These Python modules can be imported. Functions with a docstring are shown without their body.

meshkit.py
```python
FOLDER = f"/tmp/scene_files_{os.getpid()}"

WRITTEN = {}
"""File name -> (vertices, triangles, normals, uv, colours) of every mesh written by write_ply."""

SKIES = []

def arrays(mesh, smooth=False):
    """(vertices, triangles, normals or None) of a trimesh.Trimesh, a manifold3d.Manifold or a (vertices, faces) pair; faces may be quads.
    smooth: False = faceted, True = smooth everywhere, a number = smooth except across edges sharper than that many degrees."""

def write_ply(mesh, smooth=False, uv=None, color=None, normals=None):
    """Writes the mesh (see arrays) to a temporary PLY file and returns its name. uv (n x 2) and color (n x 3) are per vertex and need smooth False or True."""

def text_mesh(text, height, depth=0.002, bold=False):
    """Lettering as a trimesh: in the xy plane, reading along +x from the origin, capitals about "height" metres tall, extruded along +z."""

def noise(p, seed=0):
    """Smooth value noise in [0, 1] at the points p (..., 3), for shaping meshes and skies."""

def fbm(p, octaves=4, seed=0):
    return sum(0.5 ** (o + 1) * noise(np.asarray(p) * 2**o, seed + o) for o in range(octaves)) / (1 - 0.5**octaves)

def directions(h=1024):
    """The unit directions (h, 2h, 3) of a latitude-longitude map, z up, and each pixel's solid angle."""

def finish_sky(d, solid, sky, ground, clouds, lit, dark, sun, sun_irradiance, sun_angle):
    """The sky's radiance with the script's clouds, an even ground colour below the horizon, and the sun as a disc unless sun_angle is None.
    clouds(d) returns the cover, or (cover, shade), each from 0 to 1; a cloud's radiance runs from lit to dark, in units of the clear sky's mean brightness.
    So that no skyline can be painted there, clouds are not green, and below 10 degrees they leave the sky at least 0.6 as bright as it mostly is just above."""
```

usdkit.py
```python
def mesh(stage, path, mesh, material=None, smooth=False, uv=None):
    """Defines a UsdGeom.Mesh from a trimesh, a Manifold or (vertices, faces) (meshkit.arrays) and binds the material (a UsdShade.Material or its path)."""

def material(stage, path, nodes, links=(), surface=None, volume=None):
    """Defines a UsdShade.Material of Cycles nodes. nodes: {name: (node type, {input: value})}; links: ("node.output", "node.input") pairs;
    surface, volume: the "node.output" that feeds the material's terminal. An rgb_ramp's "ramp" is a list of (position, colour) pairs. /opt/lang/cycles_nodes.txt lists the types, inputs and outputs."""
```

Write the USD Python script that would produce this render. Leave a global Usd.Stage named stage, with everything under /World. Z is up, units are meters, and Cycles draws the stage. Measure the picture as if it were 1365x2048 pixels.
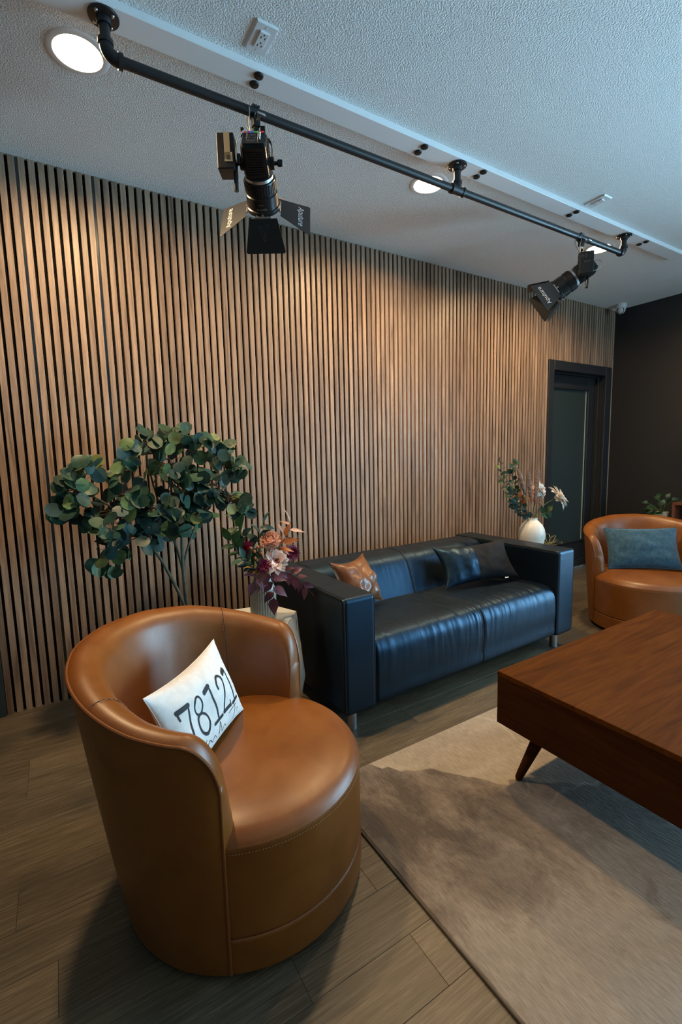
import math, random
import numpy as np
import trimesh
import shapely.geometry as sg
from shapely.ops import unary_union
import manifold3d
import usdkit, meshkit
from pxr import Usd, UsdGeom, UsdLux, UsdShade, Gf, Sdf, Vt

stage = Usd.Stage.CreateInMemory()
UsdGeom.SetStageUpAxis(stage, 'Z')
UsdGeom.SetStageMetersPerUnit(stage, 1.0)
UsdGeom.Xform.Define(stage, '/World')
UsdGeom.Scope.Define(stage, '/World/Looks')
PI = math.pi
rng = random.Random(7)
nrng = np.random.RandomState(11)

# ------------------------------------------------------------------ camera
CAM_F, YAW, PITCH, ROLL, CAM_POS = 927.166, 31.43004, -6.89789, -1.42056, (0.0, -2.83389, 1.28413)
EXPOSURE = 0.25
def camera():
    y, p, r = map(math.radians, (YAW, PITCH, ROLL))
    fwd = np.array([math.sin(y) * math.cos(p), math.cos(y) * math.cos(p), math.sin(p)])
    right = np.array([math.cos(y), -math.sin(y), 0.0]); up = np.cross(right, fwd)
    r2 = math.cos(r) * right + math.sin(r) * up; u2 = -math.sin(r) * right + math.cos(r) * up
    m = np.eye(4); m[0, :3], m[1, :3], m[2, :3], m[3, :3] = r2, u2, -fwd, CAM_POS
    c = UsdGeom.Camera.Define(stage, '/World/camera')
    c.AddTransformOp().Set(Gf.Matrix4d(*m.ravel().tolist()))
    c.CreateHorizontalApertureAttr(24.0); c.CreateVerticalApertureAttr(24.0 * 2048 / 1365)
    c.CreateFocalLengthAttr(24.0 * CAM_F / 1365)
    c.CreateClippingRangeAttr(Gf.Vec2f(0.05, 200.0))
    c.CreateExposureAttr(EXPOSURE)
camera()

# ------------------------------------------------------------------ lights: daylight sky, window daylight (the ceiling lamps carry their own)
DAY = (0.40, 0.74, 1.0)
LAMP = (1.0, 0.67, 0.35)
LAMP_POWER = 680.0
DAY_POWER = 17.0
sky = UsdLux.DomeLight.Define(stage, '/World/sky')
sky.CreateColorAttr(Gf.Vec3f(*DAY)); sky.CreateIntensityAttr(0.9)
CEIL = 2.74
ROOM = dict(x0=-2.6, x1=5.22, y0=-5.2, y1=0.0)
WIN = [(3.5, 4.9)]           # windows in the wall behind the camera, x ranges
WZ = (0.35, 2.35)
WINR = (-4.60, -2.00); WRZ = (0.12, 2.42)   # glazed opening in the right wall, y range
for i, (a, b) in enumerate(WIN):
    l = UsdLux.RectLight.Define(stage, '/World/window_daylight' + ('_%03d' % i if i else ''))
    l.CreateWidthAttr(b - a); l.CreateHeightAttr(WZ[1] - WZ[0]); l.CreateColorAttr(Gf.Vec3f(*DAY)); l.CreateIntensityAttr(DAY_POWER * 0.4)
    l.CreateNormalizeAttr(False)
    # RectLight shines along its -Z: turn it so that -Z points to +y (into the room)
    l.AddTranslateOp().Set(Gf.Vec3d((a + b) / 2, ROOM['y0'] - 0.32, sum(WZ) / 2)); l.AddRotateXOp().Set(90.0)

l = UsdLux.RectLight.Define(stage, '/World/side_window_daylight')
l.CreateWidthAttr(WINR[1] - WINR[0]); l.CreateHeightAttr(WRZ[1] - WRZ[0]); l.CreateColorAttr(Gf.Vec3f(*DAY)); l.CreateIntensityAttr(DAY_POWER)
l.CreateNormalizeAttr(False)
l.AddTranslateOp().Set(Gf.Vec3d(5.22 + 0.30, sum(WINR) / 2, sum(WRZ) / 2)); l.AddRotateZOp().Set(90.0); l.AddRotateXOp().Set(90.0)

# ------------------------------------------------------------------ helpers
def numbered(path):
    if not stage.GetPrimAtPath(path): return path
    k = 1
    while stage.GetPrimAtPath('%s_%03d' % (path, k)): k += 1
    return '%s_%03d' % (path, k)
def setdata(p, label=None, cat=None, group=None, kind=None):
    for k, v in (('label', label), ('category', cat), ('group', group), ('kind', kind)):
        if v: p.SetCustomDataByKey(k, v)
class Node:
    def __init__(s, prim, inv): s.prim, s.inv = prim, inv
def thing(name, label=None, cat=None, group=None, kind=None, loc=(0, 0, 0), rot=None):
    """An Xform at the thing's base. Parts given in world coordinates are moved into its frame; parts with local=True are already there."""
    x = UsdGeom.Xform.Define(stage, numbered('/World/' + name))
    M = np.eye(4)
    if rot is not None: M[:3, :3] = rot
    M[:3, 3] = loc
    x.AddTransformOp().Set(Gf.Matrix4d(*M.T.ravel().tolist()))
    setdata(x.GetPrim(), label, cat, group, kind)
    return Node(x.GetPrim(), np.linalg.inv(M))
def va(mesh):
    v, f, _ = meshkit.arrays(mesh)
    return v, f
def obj(name, mesh, mat, parent=None, smooth=35, label=None, cat=None, group=None, kind=None, local=False):
    base = str(parent.prim.GetPath()) if parent else '/World'
    v, f = va(mesh)
    if parent is not None and not local:
        v = v @ parent.inv[:3, :3].T + parent.inv[:3, 3]
    m = usdkit.mesh(stage, numbered(base + '/' + name), (v, f), M[mat], smooth=smooth)
    setdata(m.GetPrim(), label, cat, group, kind)
    return Node(m.GetPrim(), parent.inv if parent is not None else np.eye(4))
def cat_(*ms):
    vs, fs, n = [], [], 0
    for m in ms:
        if m is None: continue
        v, f = va(m); vs.append(v); fs.append(f + n); n += len(v)
    return trimesh.Trimesh(np.vstack(vs), np.vstack(fs), process=False)
def moved(mesh, R=None, t=(0, 0, 0)):
    v, f = va(mesh)
    if R is not None: v = v @ np.asarray(R).T
    return trimesh.Trimesh(v + np.asarray(t, float), f, process=False)
def rotz(a): c, s = math.cos(a), math.sin(a); return np.array([[c, -s, 0], [s, c, 0], [0, 0, 1.0]])
def rotx(a): c, s = math.cos(a), math.sin(a); return np.array([[1.0, 0, 0], [0, c, -s], [0, s, c]])
def roty(a): c, s = math.cos(a), math.sin(a); return np.array([[c, 0, s], [0, 1.0, 0], [-s, 0, c]])
def unit(v): v = np.asarray(v, float); return v / np.linalg.norm(v)
def frame(z, up=(0, 0, 1)):
    """Columns x, y, z with z along the given direction and y near up."""
    z = unit(z); x = np.cross(up, z)
    if np.linalg.norm(x) < 1e-6: x = np.cross((0, 1, 0), z)
    x = unit(x); return np.stack([x, np.cross(z, x), z], 1)
def box(x0, x1, y0, y1, z0, z1):
    return trimesh.Trimesh([[x, y, z] for x in (x0, x1) for y in (y0, y1) for z in (z0, z1)],
        [[0, 1, 3], [0, 3, 2], [4, 6, 7], [4, 7, 5], [0, 4, 5], [0, 5, 1], [2, 3, 7], [2, 7, 6], [0, 2, 6], [0, 6, 4], [1, 5, 7], [1, 7, 3]], process=False)
def rbox(x0, x1, y0, y1, z0, z1, r=0.01, sub=2):
    s = trimesh.creation.icosphere(sub, r).vertices
    pts = np.vstack([s + [x, y, z] for x in (x0 + r, x1 - r) for y in (y0 + r, y1 - r) for z in (z0 + r, z1 - r)])
    return trimesh.convex.convex_hull(pts)
def cbox(x0, x1, y0, y1, z0, z1, c=0.002):
    """Box with chamfered edges (hull of three shrunken boxes)."""
    pts = []
    for dx, dy, dz in ((0, c, c), (c, 0, c), (c, c, 0)):
        pts += [[x, y, z] for x in (x0 + dx, x1 - dx) for y in (y0 + dy, y1 - dy) for z in (z0 + dz, z1 - dz)]
    return trimesh.convex.convex_hull(np.array(pts))
def grid(P, close_u=False, close_v=False):
    """Quads over an array of points (n, m, 3)."""
    P = np.asarray(P, float); n, m = P.shape[:2]
    i = np.arange(n if close_u else n - 1); j = np.arange(m if close_v else m - 1)
    I, J = np.meshgrid(i, j, indexing='ij'); I2, J2 = (I + 1) % n, (J + 1) % m
    q = np.stack([I * m + J, I2 * m + J, I2 * m + J2, I * m + J2], -1).reshape(-1, 4)
    return trimesh.Trimesh(P.reshape(-1, 3), np.vstack([q[:, [0, 1, 2]], q[:, [0, 2, 3]]]), process=False)
def lathe(prof, n=48, ax=(0, 0)):
    """Profile of (r, z) from bottom to top (outward normals), around z."""
    a = np.linspace(0, 2 * PI, n, endpoint=False); p = np.asarray(prof, float)
    P = np.stack([np.stack([p[:, 0] * math.cos(t) + ax[0], p[:, 0] * math.sin(t) + ax[1], p[:, 1]], 1) for t in a])
    g = grid(P, close_u=True)
    g.merge_vertices(digits_vertex=7); g.update_faces(g.nondegenerate_faces()); return g
def tube(pts, r, n=8, closed=False, caps=True):
    p = np.asarray(pts, float); N = len(p)
    t = (np.roll(p, -1, 0) - np.roll(p, 1, 0)) if closed else np.gradient(p, axis=0)
    t /= np.linalg.norm(t, axis=1, keepdims=True) + 1e-12
    a = np.cross(t[0], [0, 0, 1.0]);
    if np.linalg.norm(a) < 0.1: a = np.cross(t[0], [1.0, 0, 0])
    A = []
    for k in range(N):
        a = a - (a @ t[k]) * t[k]; a /= np.linalg.norm(a); A.append(a)
    A = np.array(A); B = np.cross(t, A); ang = np.arange(n) * 2 * PI / n
    rr = np.broadcast_to(r, (N,))[:, None, None]
    P = p[:, None] + rr * (np.cos(ang)[None, :, None] * A[:, None] + np.sin(ang)[None, :, None] * B[:, None])
    g = grid(P, close_u=closed, close_v=True)
    if caps and not closed:
        v, f = np.array(g.vertices), np.array(g.faces); b = len(v)
        v = np.vstack([v, p[0], p[-1]]); e = (N - 1) * n
        f = np.vstack([f, [[b, (j + 1) % n, j] for j in range(n)], [[b + 1, e + j, e + (j + 1) % n] for j in range(n)]])
        g = trimesh.Trimesh(v, f, process=False)
    # outward winding
    if g.is_watertight and g.volume < 0: g.invert()
    return g
def cyl(a, b, r, n=24, r2=None):
    r2 = r if r2 is None else r2
    return tube([a, b], [r, r2], n)
def smooth_path(pts, n=24, closed=False):
    from scipy.interpolate import CubicSpline
    p = np.asarray(pts, float)
    if closed: p = np.vstack([p, p[:1]])
    d = np.concatenate([[0], np.cumsum(np.linalg.norm(np.diff(p, axis=0), axis=1))])
    s = CubicSpline(d, p, bc_type='periodic' if closed else 'natural')
    return s(np.linspace(0, d[-1], n, endpoint=not closed))
def prism(poly, h, z0=0.0):
    gs = getattr(poly, 'geoms', [poly])
    m = trimesh.util.concatenate([trimesh.creation.extrude_polygon(g, h, engine='earcut') for g in gs])
    m.apply_translation([0, 0, z0]); return m
def fbm(p, octaves=4, seed=0): return meshkit.fbm(np.asarray(p), octaves, seed)

# ------------------------------------------------------------------ materials
M = {}
def mat(name, nodes, links, surface='p.BSDF'):
    M[name] = usdkit.material(stage, '/World/Looks/' + name, nodes, links, surface=surface)
def plain(name, col, rough=0.5, metal=0.0, spec=0.5, bump=None, vary=None, **kw):
    """A principled surface; bump = (scale, strength, distance); vary = (scale, amount) mottles the colour."""
    nodes = {'p': ('principled_bsdf', dict(base_color=col, roughness=rough, metallic=metal, specular_ior_level=spec, **kw)), 'g': ('geometry', {})}
    links = []
    if vary:
        d = tuple(max(0, c * (1 - vary[1])) for c in col); l = tuple(c * (1 + vary[1]) for c in col)
        nodes['n'] = ('noise_texture', dict(scale=vary[0], detail=5.0, roughness=0.6))
        nodes['r'] = ('rgb_ramp', dict(ramp=[(0.3, d), (0.7, l)]))
        links += [('g.position', 'n.vector'), ('n.fac', 'r.fac'), ('r.color', 'p.base_color')]
    if bump:
        nodes['bn'] = ('noise_texture', dict(scale=bump[0], detail=4.0)); nodes['b'] = ('bump', dict(strength=bump[1], distance=bump[2]))
        links += [('g.position', 'bn.vector'), ('bn.fac', 'b.height'), ('b.normal', 'p.normal')]
    mat(name, nodes, links)
def wood(name, ramp, scale, fine, rough, rand=0.0, bump=0.15, spec=0.4, dist=0.6, coat=0.0, fine_amt=0.35, ior=1.5):
    """Grain stretched by scale (per axis), fine pores by 'fine'; object_info.random shifts the grain and the tone of each piece."""
    mat(name, {
        'g': ('geometry', {}), 'o': ('object_info', {}),
        'sh': ('vector_math', dict(math_type='scale', vector1=(37.0, 53.0, 71.0))),
        'ad': ('vector_math', dict(math_type='add')),
        'm': ('mapping', dict(mapping_type='point', scale=scale)),
        'n': ('noise_texture', dict(scale=1.0, detail=5.0, roughness=0.58, distortion=dist)),
        'r': ('rgb_ramp', dict(ramp=ramp)),
        'm2': ('mapping', dict(mapping_type='point', scale=fine)),
        'n2': ('noise_texture', dict(scale=1.0, detail=3.0, roughness=0.6)),
        'r2': ('map_range', dict(from_min=0.3, from_max=0.7, to_min=1.0 - fine_amt, to_max=1.0 + fine_amt * 0.5, clamp=True)),
        'mr': ('map_range', dict(from_min=0.0, from_max=1.0, to_min=1.0 - rand, to_max=1.0 + rand)),
        'mu': ('math', dict(math_type='multiply')),
        'c': ('vector_math', dict(math_type='scale')),
        'b': ('bump', dict(strength=bump, distance=0.002)),
        'p': ('principled_bsdf', dict(roughness=rough, specular_ior_level=spec, ior=ior, coat_weight=coat, coat_roughness=0.2)),
    }, [('o.random', 'sh.scale'), ('g.position', 'ad.vector1'), ('sh.vector', 'ad.vector2'), ('ad.vector', 'm.vector'), ('m.vector', 'n.vector'), ('n.fac', 'r.fac'),
        ('ad.vector', 'm2.vector'), ('m2.vector', 'n2.vector'), ('n2.fac', 'r2.value'), ('o.random', 'mr.value'), ('mr.result', 'mu.value1'), ('r2.result', 'mu.value2'),
        ('r.color', 'c.vector1'), ('mu.value', 'c.scale'), ('c.vector', 'p.base_color'), ('n2.fac', 'b.height'), ('b.normal', 'p.normal')])

wood('walnut_slat', [(0.28, (0.135, 0.085, 0.055)), (0.45, (0.275, 0.183, 0.122)), (0.62, (0.365, 0.250, 0.170)), (0.78, (0.225, 0.145, 0.096))], (26, 26, 1.6), (420, 420, 7), 0.42, rand=0.22, bump=0.10, spec=0.45, dist=0.9)
mat('floor_oak', {
    'g': ('geometry', {}), 'o': ('object_info', {}), 'sh': ('vector_math', dict(math_type='scale', vector1=(37.0, 53.0, 71.0))), 'ad': ('vector_math', dict(math_type='add')),
    'm': ('mapping', dict(scale=(1.3, 8.5, 1.0))), 'n': ('noise_texture', dict(scale=1.0, detail=2.0, roughness=0.45, distortion=0.35)),
    'k': ('math', dict(math_type='multiply', value2=62.0)), 's': ('math', dict(math_type='sine')), 'sr': ('map_range', dict(from_min=0.25, from_max=1.0, to_min=0.0, to_max=1.0, clamp=True)),
    'm2': ('mapping', dict(scale=(7.0, 190.0, 1.0))), 'n2': ('noise_texture', dict(scale=1.0, detail=4.0, roughness=0.65)), 'r2': ('rgb_ramp', dict(ramp=[(0.30, (0.0518, 0.0397, 0.0242)), (0.50, (0.0916, 0.0718, 0.0458)), (0.68, (0.1426, 0.1150, 0.0769)), (0.80, (0.1987, 0.1642, 0.1140))])),
    'm3': ('mapping', dict(scale=(20.0, 520.0, 1.0))), 'n3': ('noise_texture', dict(scale=1.0, detail=2.0)), 'r3': ('map_range', dict(from_min=0.56, from_max=0.70, to_min=0.0, to_max=1.0, clamp=True)),
    'pm': ('math', dict(math_type='multiply')), 'pa': ('math', dict(math_type='multiply', value2=0.55)),
    'mx': ('mix', dict(mix_type='mix', color2=(0.215, 0.182, 0.132))),
    'm4': ('mapping', dict(scale=(1.5, 9.0, 1.0))), 'n4': ('noise_texture', dict(scale=1.0, detail=3.0)), 'r4': ('map_range', dict(from_min=0.3, from_max=0.7, to_min=0.80, to_max=1.18)),
    'mr': ('map_range', dict(to_min=0.84, to_max=1.16)), 'mu': ('math', dict(math_type='multiply')), 'c': ('vector_math', dict(math_type='scale')),
    'b': ('bump', dict(strength=0.15, distance=0.002)), 'p': ('principled_bsdf', dict(roughness=0.42, specular_ior_level=0.4))},
    [('o.random', 'sh.scale'), ('g.position', 'ad.vector1'), ('sh.vector', 'ad.vector2'), ('ad.vector', 'm.vector'), ('m.vector', 'n.vector'), ('n.fac', 'k.value1'), ('k.value', 's.value1'), ('s.value', 'sr.value'),
     ('ad.vector', 'm2.vector'), ('m2.vector', 'n2.vector'), ('n2.fac', 'r2.fac'), ('ad.vector', 'm3.vector'), ('m3.vector', 'n3.vector'), ('n3.fac', 'r3.value'), ('r3.result', 'pm.value1'), ('sr.result', 'pm.value2'),
     ('pm.value', 'pa.value1'), ('pa.value', 'mx.fac'), ('r2.color', 'mx.color1'), ('ad.vector', 'm4.vector'), ('m4.vector', 'n4.vector'), ('n4.fac', 'r4.value'), ('o.random', 'mr.value'), ('mr.result', 'mu.value1'), ('r4.result', 'mu.value2'),
     ('mx.color', 'c.vector1'), ('mu.value', 'c.scale'), ('c.vector', 'p.base_color'), ('n2.fac', 'b.height'), ('b.normal', 'p.normal')])
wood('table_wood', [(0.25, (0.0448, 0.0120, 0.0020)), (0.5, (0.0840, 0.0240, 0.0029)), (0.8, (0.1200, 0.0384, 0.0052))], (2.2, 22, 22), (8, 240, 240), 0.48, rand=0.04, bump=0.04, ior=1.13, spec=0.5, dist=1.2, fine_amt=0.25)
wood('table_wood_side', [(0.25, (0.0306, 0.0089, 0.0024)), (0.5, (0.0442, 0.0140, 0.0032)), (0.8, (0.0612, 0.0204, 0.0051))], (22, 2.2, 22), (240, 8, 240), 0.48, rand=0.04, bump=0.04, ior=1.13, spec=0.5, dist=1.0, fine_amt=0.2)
plain('joint_strip', (0.085, 0.10, 0.115), 0.17, metal=1.0)
plain('black_felt', (0.006, 0.006, 0.006), 0.95, spec=0.1)
plain('groove', (0.015, 0.012, 0.010), 0.9)
plain('dark_paint', (0.017, 0.018, 0.020), 0.42, spec=0.5, bump=(90, 0.08, 0.004))
plain('teal_paint', (0.022, 0.036, 0.042), 0.45, spec=0.5)
plain('wall_paint', (0.22, 0.22, 0.21), 0.7)
plain('white_paint', (0.80, 0.81, 0.82), 0.45)
plain('white_plastic', (0.78, 0.79, 0.80), 0.35)
plain('slot_dark', (0.03, 0.03, 0.03), 0.6)
mat('ceiling_paint', {
    'g': ('geometry', {}), 'n': ('noise_texture', dict(scale=165.0, detail=2.5, roughness=0.5, distortion=0.3)),
    'r': ('map_range', dict(range_type='smoothstep', from_min=0.40, from_max=0.62, to_min=0.0, to_max=1.0, clamp=True)),
    'b': ('bump', dict(strength=0.55, distance=0.008)), 'p': ('principled_bsdf', dict(base_color=(0.90, 0.90, 0.88), roughness=0.75, specular_ior_level=0.2))},
    [('g.position', 'n.vector'), ('n.fac', 'r.value'), ('r.result', 'b.height'), ('b.normal', 'p.normal')])
plain('pipe_black', (0.012, 0.013, 0.014), 0.38, spec=0.5, bump=(300, 0.05, 0.002))
plain('cap_black', (0.006, 0.006, 0.006), 0.5)
plain('steel', (0.55, 0.55, 0.56), 0.28, metal=1.0)
plain('brushed_steel', (0.42, 0.42, 0.43), 0.38, metal=1.0)
plain('gold_wire', (0.80, 0.58, 0.22), 0.22, metal=1.0)
plain('lamp_black', (0.006, 0.006, 0.0065), 0.30, spec=0.35)
plain('lamp_matte', (0.009, 0.009, 0.010), 0.5, spec=0.3)
plain('flap_paint', (0.014, 0.014, 0.014), 0.36, spec=0.5)
plain('print_white', (0.62, 0.62, 0.62), 0.5)
plain('print_grey', (0.16, 0.16, 0.16), 0.5)
plain('print_dim', (0.07, 0.07, 0.07), 0.5)
plain('screen_dark', (0.02, 0.021, 0.023), 0.15)
plain('tan_label', (0.42, 0.34, 0.20), 0.5)
for nm, c in (('red', (0.55, 0.03, 0.03)), ('yellow', (0.60, 0.42, 0.02)), ('green', (0.03, 0.30, 0.05)), ('blue', (0.02, 0.12, 0.50)), ('violet', (0.16, 0.03, 0.30)), ('magenta', (0.45, 0.02, 0.12))):
    plain('strip_' + nm, c, 0.4)
plain('cable_grey', (0.35, 0.32, 0.27), 0.45)
mat('lamp_glow', {'e': ('emission', dict(color=LAMP, strength=LAMP_POWER))}, [], 'e.emission')
mat('lamp_glow_dimmed', {'e': ('emission', dict(color=LAMP, strength=LAMP_POWER * 0.10))}, [], 'e.emission')  # weak emission for the added fill row behind the camera
plain('can_white', (0.75, 0.74, 0.72), 0.4)
def leather(name, ramp, rough, bs, bd, streak=0.0, tint=(1, 1, 1), spec=0.5):
    mat(name, {'g': ('geometry', {}),
        'n': ('noise_texture', dict(scale=5.0, detail=6.0, roughness=0.62, distortion=0.5)), 'r': ('rgb_ramp', dict(ramp=ramp)),
        'n2': ('noise_texture', dict(scale=34.0, detail=4.0, roughness=0.7, distortion=2.5)),
        'r2': ('map_range', dict(from_min=0.60, from_max=0.72, to_min=0.0, to_max=streak, clamp=True)),
        'mx': ('mix', dict(mix_type='mix', color2=(min(1, ramp[-1][1][0] * 1.5), ramp[-1][1][1] * 1.5, ramp[-1][1][2] * 1.6))),
        'v': ('voronoi_texture', dict(feature='distance_to_edge', scale=bs)),
        'bn': ('noise_texture', dict(scale=18.0, detail=3.0)), 'ma': ('math', dict(math_type='multiply_add', value2=0.35)),
        'b': ('bump', dict(strength=0.22, distance=bd)),
        'rr': ('map_range', dict(from_min=0.3, from_max=0.7, to_min=rough - 0.05, to_max=rough + 0.06)),
        'p': ('principled_bsdf', dict(roughness=rough, specular_ior_level=spec, specular_tint=tint))},
        [('g.position', 'n.vector'), ('n.fac', 'r.fac'), ('g.position', 'n2.vector'), ('n2.fac', 'r2.value'), ('r2.result', 'mx.fac'), ('r.color', 'mx.color1'), ('mx.color', 'p.base_color'),
         ('g.position', 'v.vector'), ('g.position', 'bn.vector'), ('v.distance', 'ma.value1'), ('bn.fac', 'ma.value3'), ('ma.value', 'b.height'), ('b.normal', 'p.normal'),
         ('n.fac', 'rr.value'), ('rr.result', 'p.roughness')])
leather('tan_leather', [(0.30, (0.150, 0.0430, 0.0036)), (0.55, (0.190, 0.0580, 0.0055)), (0.8, (0.228, 0.0760, 0.0100))], 0.38, 520, 0.0016, 0.22)
plain('tan_piping', (0.17, 0.050, 0.007), 0.36)
plain('tan_thread', (0.30, 0.165, 0.080), 0.6)
leather('black_leather', [(0.30, (0.0045, 0.0068, 0.0095)), (0.8, (0.0065, 0.0100, 0.0145))], 0.42, 420, 0.0014, tint=(0.20, 0.56, 1.0), spec=0.55)  # neutral black leather; blue base and tint paint in the reflected daylight
plain('black_piping', (0.012, 0.012, 0.013), 0.4)
plain('brown_stitch', (0.045, 0.030, 0.022), 0.6)
leather('brown_hide', [(0.25, (0.0748, 0.0238, 0.0068)), (0.5, (0.1360, 0.0462, 0.0136)), (0.75, (0.1972, 0.0816, 0.0306))], 0.34, 90, 0.002, 0.5)
plain('cream_cloth', (0.62, 0.58, 0.48), 0.85, bump=(500, 0.2, 0.001))
def cloth(name, a, b, s, rough=0.85, bump=0.35, sheen=0.0):
    mat(name, {'t': ('geometry', {}), 'n': ('noise_texture', dict(scale=s, detail=4.0, roughness=0.7)), 'r': ('rgb_ramp', dict(ramp=[(0.3, a), (0.7, b)])),
        'm': ('mapping', dict(scale=(700, 700, 260))), 'n2': ('noise_texture', dict(scale=1.0, detail=2.0)), 'b': ('bump', dict(strength=bump, distance=0.001)),
        'p': ('principled_bsdf', dict(roughness=rough, specular_ior_level=0.25, sheen_weight=sheen, sheen_roughness=0.4))},
        [('t.position', 'n.vector'), ('n.fac', 'r.fac'), ('r.color', 'p.base_color'), ('t.position', 'm.vector'), ('m.vector', 'n2.vector'), ('n2.fac', 'b.height'), ('b.normal', 'p.normal')])
cloth('white_linen', (0.66, 0.65, 0.62), (0.76, 0.75, 0.72), 60)
cloth('blue_chenille', (0.014, 0.052, 0.088), (0.042, 0.106, 0.155), 45, sheen=0.4)
plain('blue_piping', (0.020, 0.055, 0.085), 0.7)
cloth('black_cloth', (0.006, 0.006, 0.007), (0.013, 0.013, 0.014), 80, bump=0.2)
plain('ink', (0.012, 0.013, 0.018), 0.7)
plain('concrete', (0.46, 0.47, 0.44), 0.6, vary=(9, 0.12), bump=(60, 0.1, 0.003))
plain('vase_glaze', (0.36, 0.315, 0.235), 0.22, vary=(7, 0.12), coat_weight=0.3)
mat('vase_speckle', {'g': ('geometry', {}), 'n': ('noise_texture', dict(scale=160.0, detail=2.0)), 'r': ('rgb_ramp', dict(ramp=[(0.27, (0.28, 0.24, 0.18)), (0.36, (0.74, 0.71, 0.63)), (1.0, (0.78, 0.75, 0.67))])),
    'p': ('principled_bsdf', dict(roughness=0.42, specular_ior_level=0.4))}, [('g.position', 'n.vector'), ('n.fac', 'r.fac'), ('r.color', 'p.base_color')])
mat('frosted_glass', {'p': ('principled_bsdf', dict(base_color=(0.030, 0.042, 0.040), roughness=0.33, specular_ior_level=0.5))}, [])
plain('glass_edge', (0.30, 0.34, 0.29), 0.35)  # pale tone paints the light caught along the bevelled glass edge
mat('window_glass', {'t': ('transparent_bsdf', {}), 'gl': ('glossy_bsdf', dict(roughness=0.02)), 'f': ('fresnel', dict(IOR=1.45)), 'mx': ('mix_closure', {})},
    [('f.fac', 'mx.fac'), ('t.BSDF', 'mx.closure1'), ('gl.BSDF', 'mx.closure2')], 'mx.closure')
def leaf_mat(name, col, rough=0.42, trans=0.25, vary=0.35):
    lo = tuple(c * (1 - vary) for c in col); hi = tuple(c * (1 + vary) for c in col)
    mat(name, {'g': ('geometry', {}), 'n': ('noise_texture', dict(scale=22.0, detail=3.0)), 'r': ('rgb_ramp', dict(ramp=[(0.3, lo), (0.7, hi)])),
        'p': ('principled_bsdf', dict(roughness=rough, specular_ior_level=0.35)), 't': ('translucent_bsdf', {}), 'mx': ('mix_closure', dict(fac=trans))},
        [('g.position', 'n.vector'), ('n.fac', 'r.fac'), ('r.color', 'p.base_color'), ('r.color', 't.color'), ('p.BSDF', 'mx.closure1'), ('t.BSDF', 'mx.closure2')], 'mx.closure')
leaf_mat('leaf_deep', (0.018, 0.048, 0.036)); leaf_mat('leaf_mid', (0.033, 0.080, 0.050)); leaf_mat('leaf_pale', (0.095, 0.170, 0.070)); leaf_mat('leaf_blue', (0.026, 0.066, 0.062)); leaf_mat('leaf_olive', (0.190, 0.215, 0.070))
leaf_mat('leaf_green', (0.018, 0.060, 0.018)); leaf_mat('leaf_mustard', (0.26, 0.125, 0.022)); leaf_mat('leaf_plum', (0.150, 0.045, 0.058)); leaf_mat('leaf_rust', (0.33, 0.105, 0.035)); leaf_mat('leaf_blush', (0.56, 0.33, 0.24)); leaf_mat('leaf_mauve', (0.30, 0.17, 0.19))
leaf_mat('petal_pink', (0.80, 0.60, 0.53), 0.6); leaf_mat('petal_white', (0.84, 0.80, 0.73), 0.6, 0.25, 0.1); leaf_mat('petal_peach', (0.80, 0.45, 0.31), 0.6); leaf_mat('petal_wine', (0.185, 0.012, 0.045), 0.5); leaf_mat('petal_heart', (0.42, 0.16, 0.12), 0.6)
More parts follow.
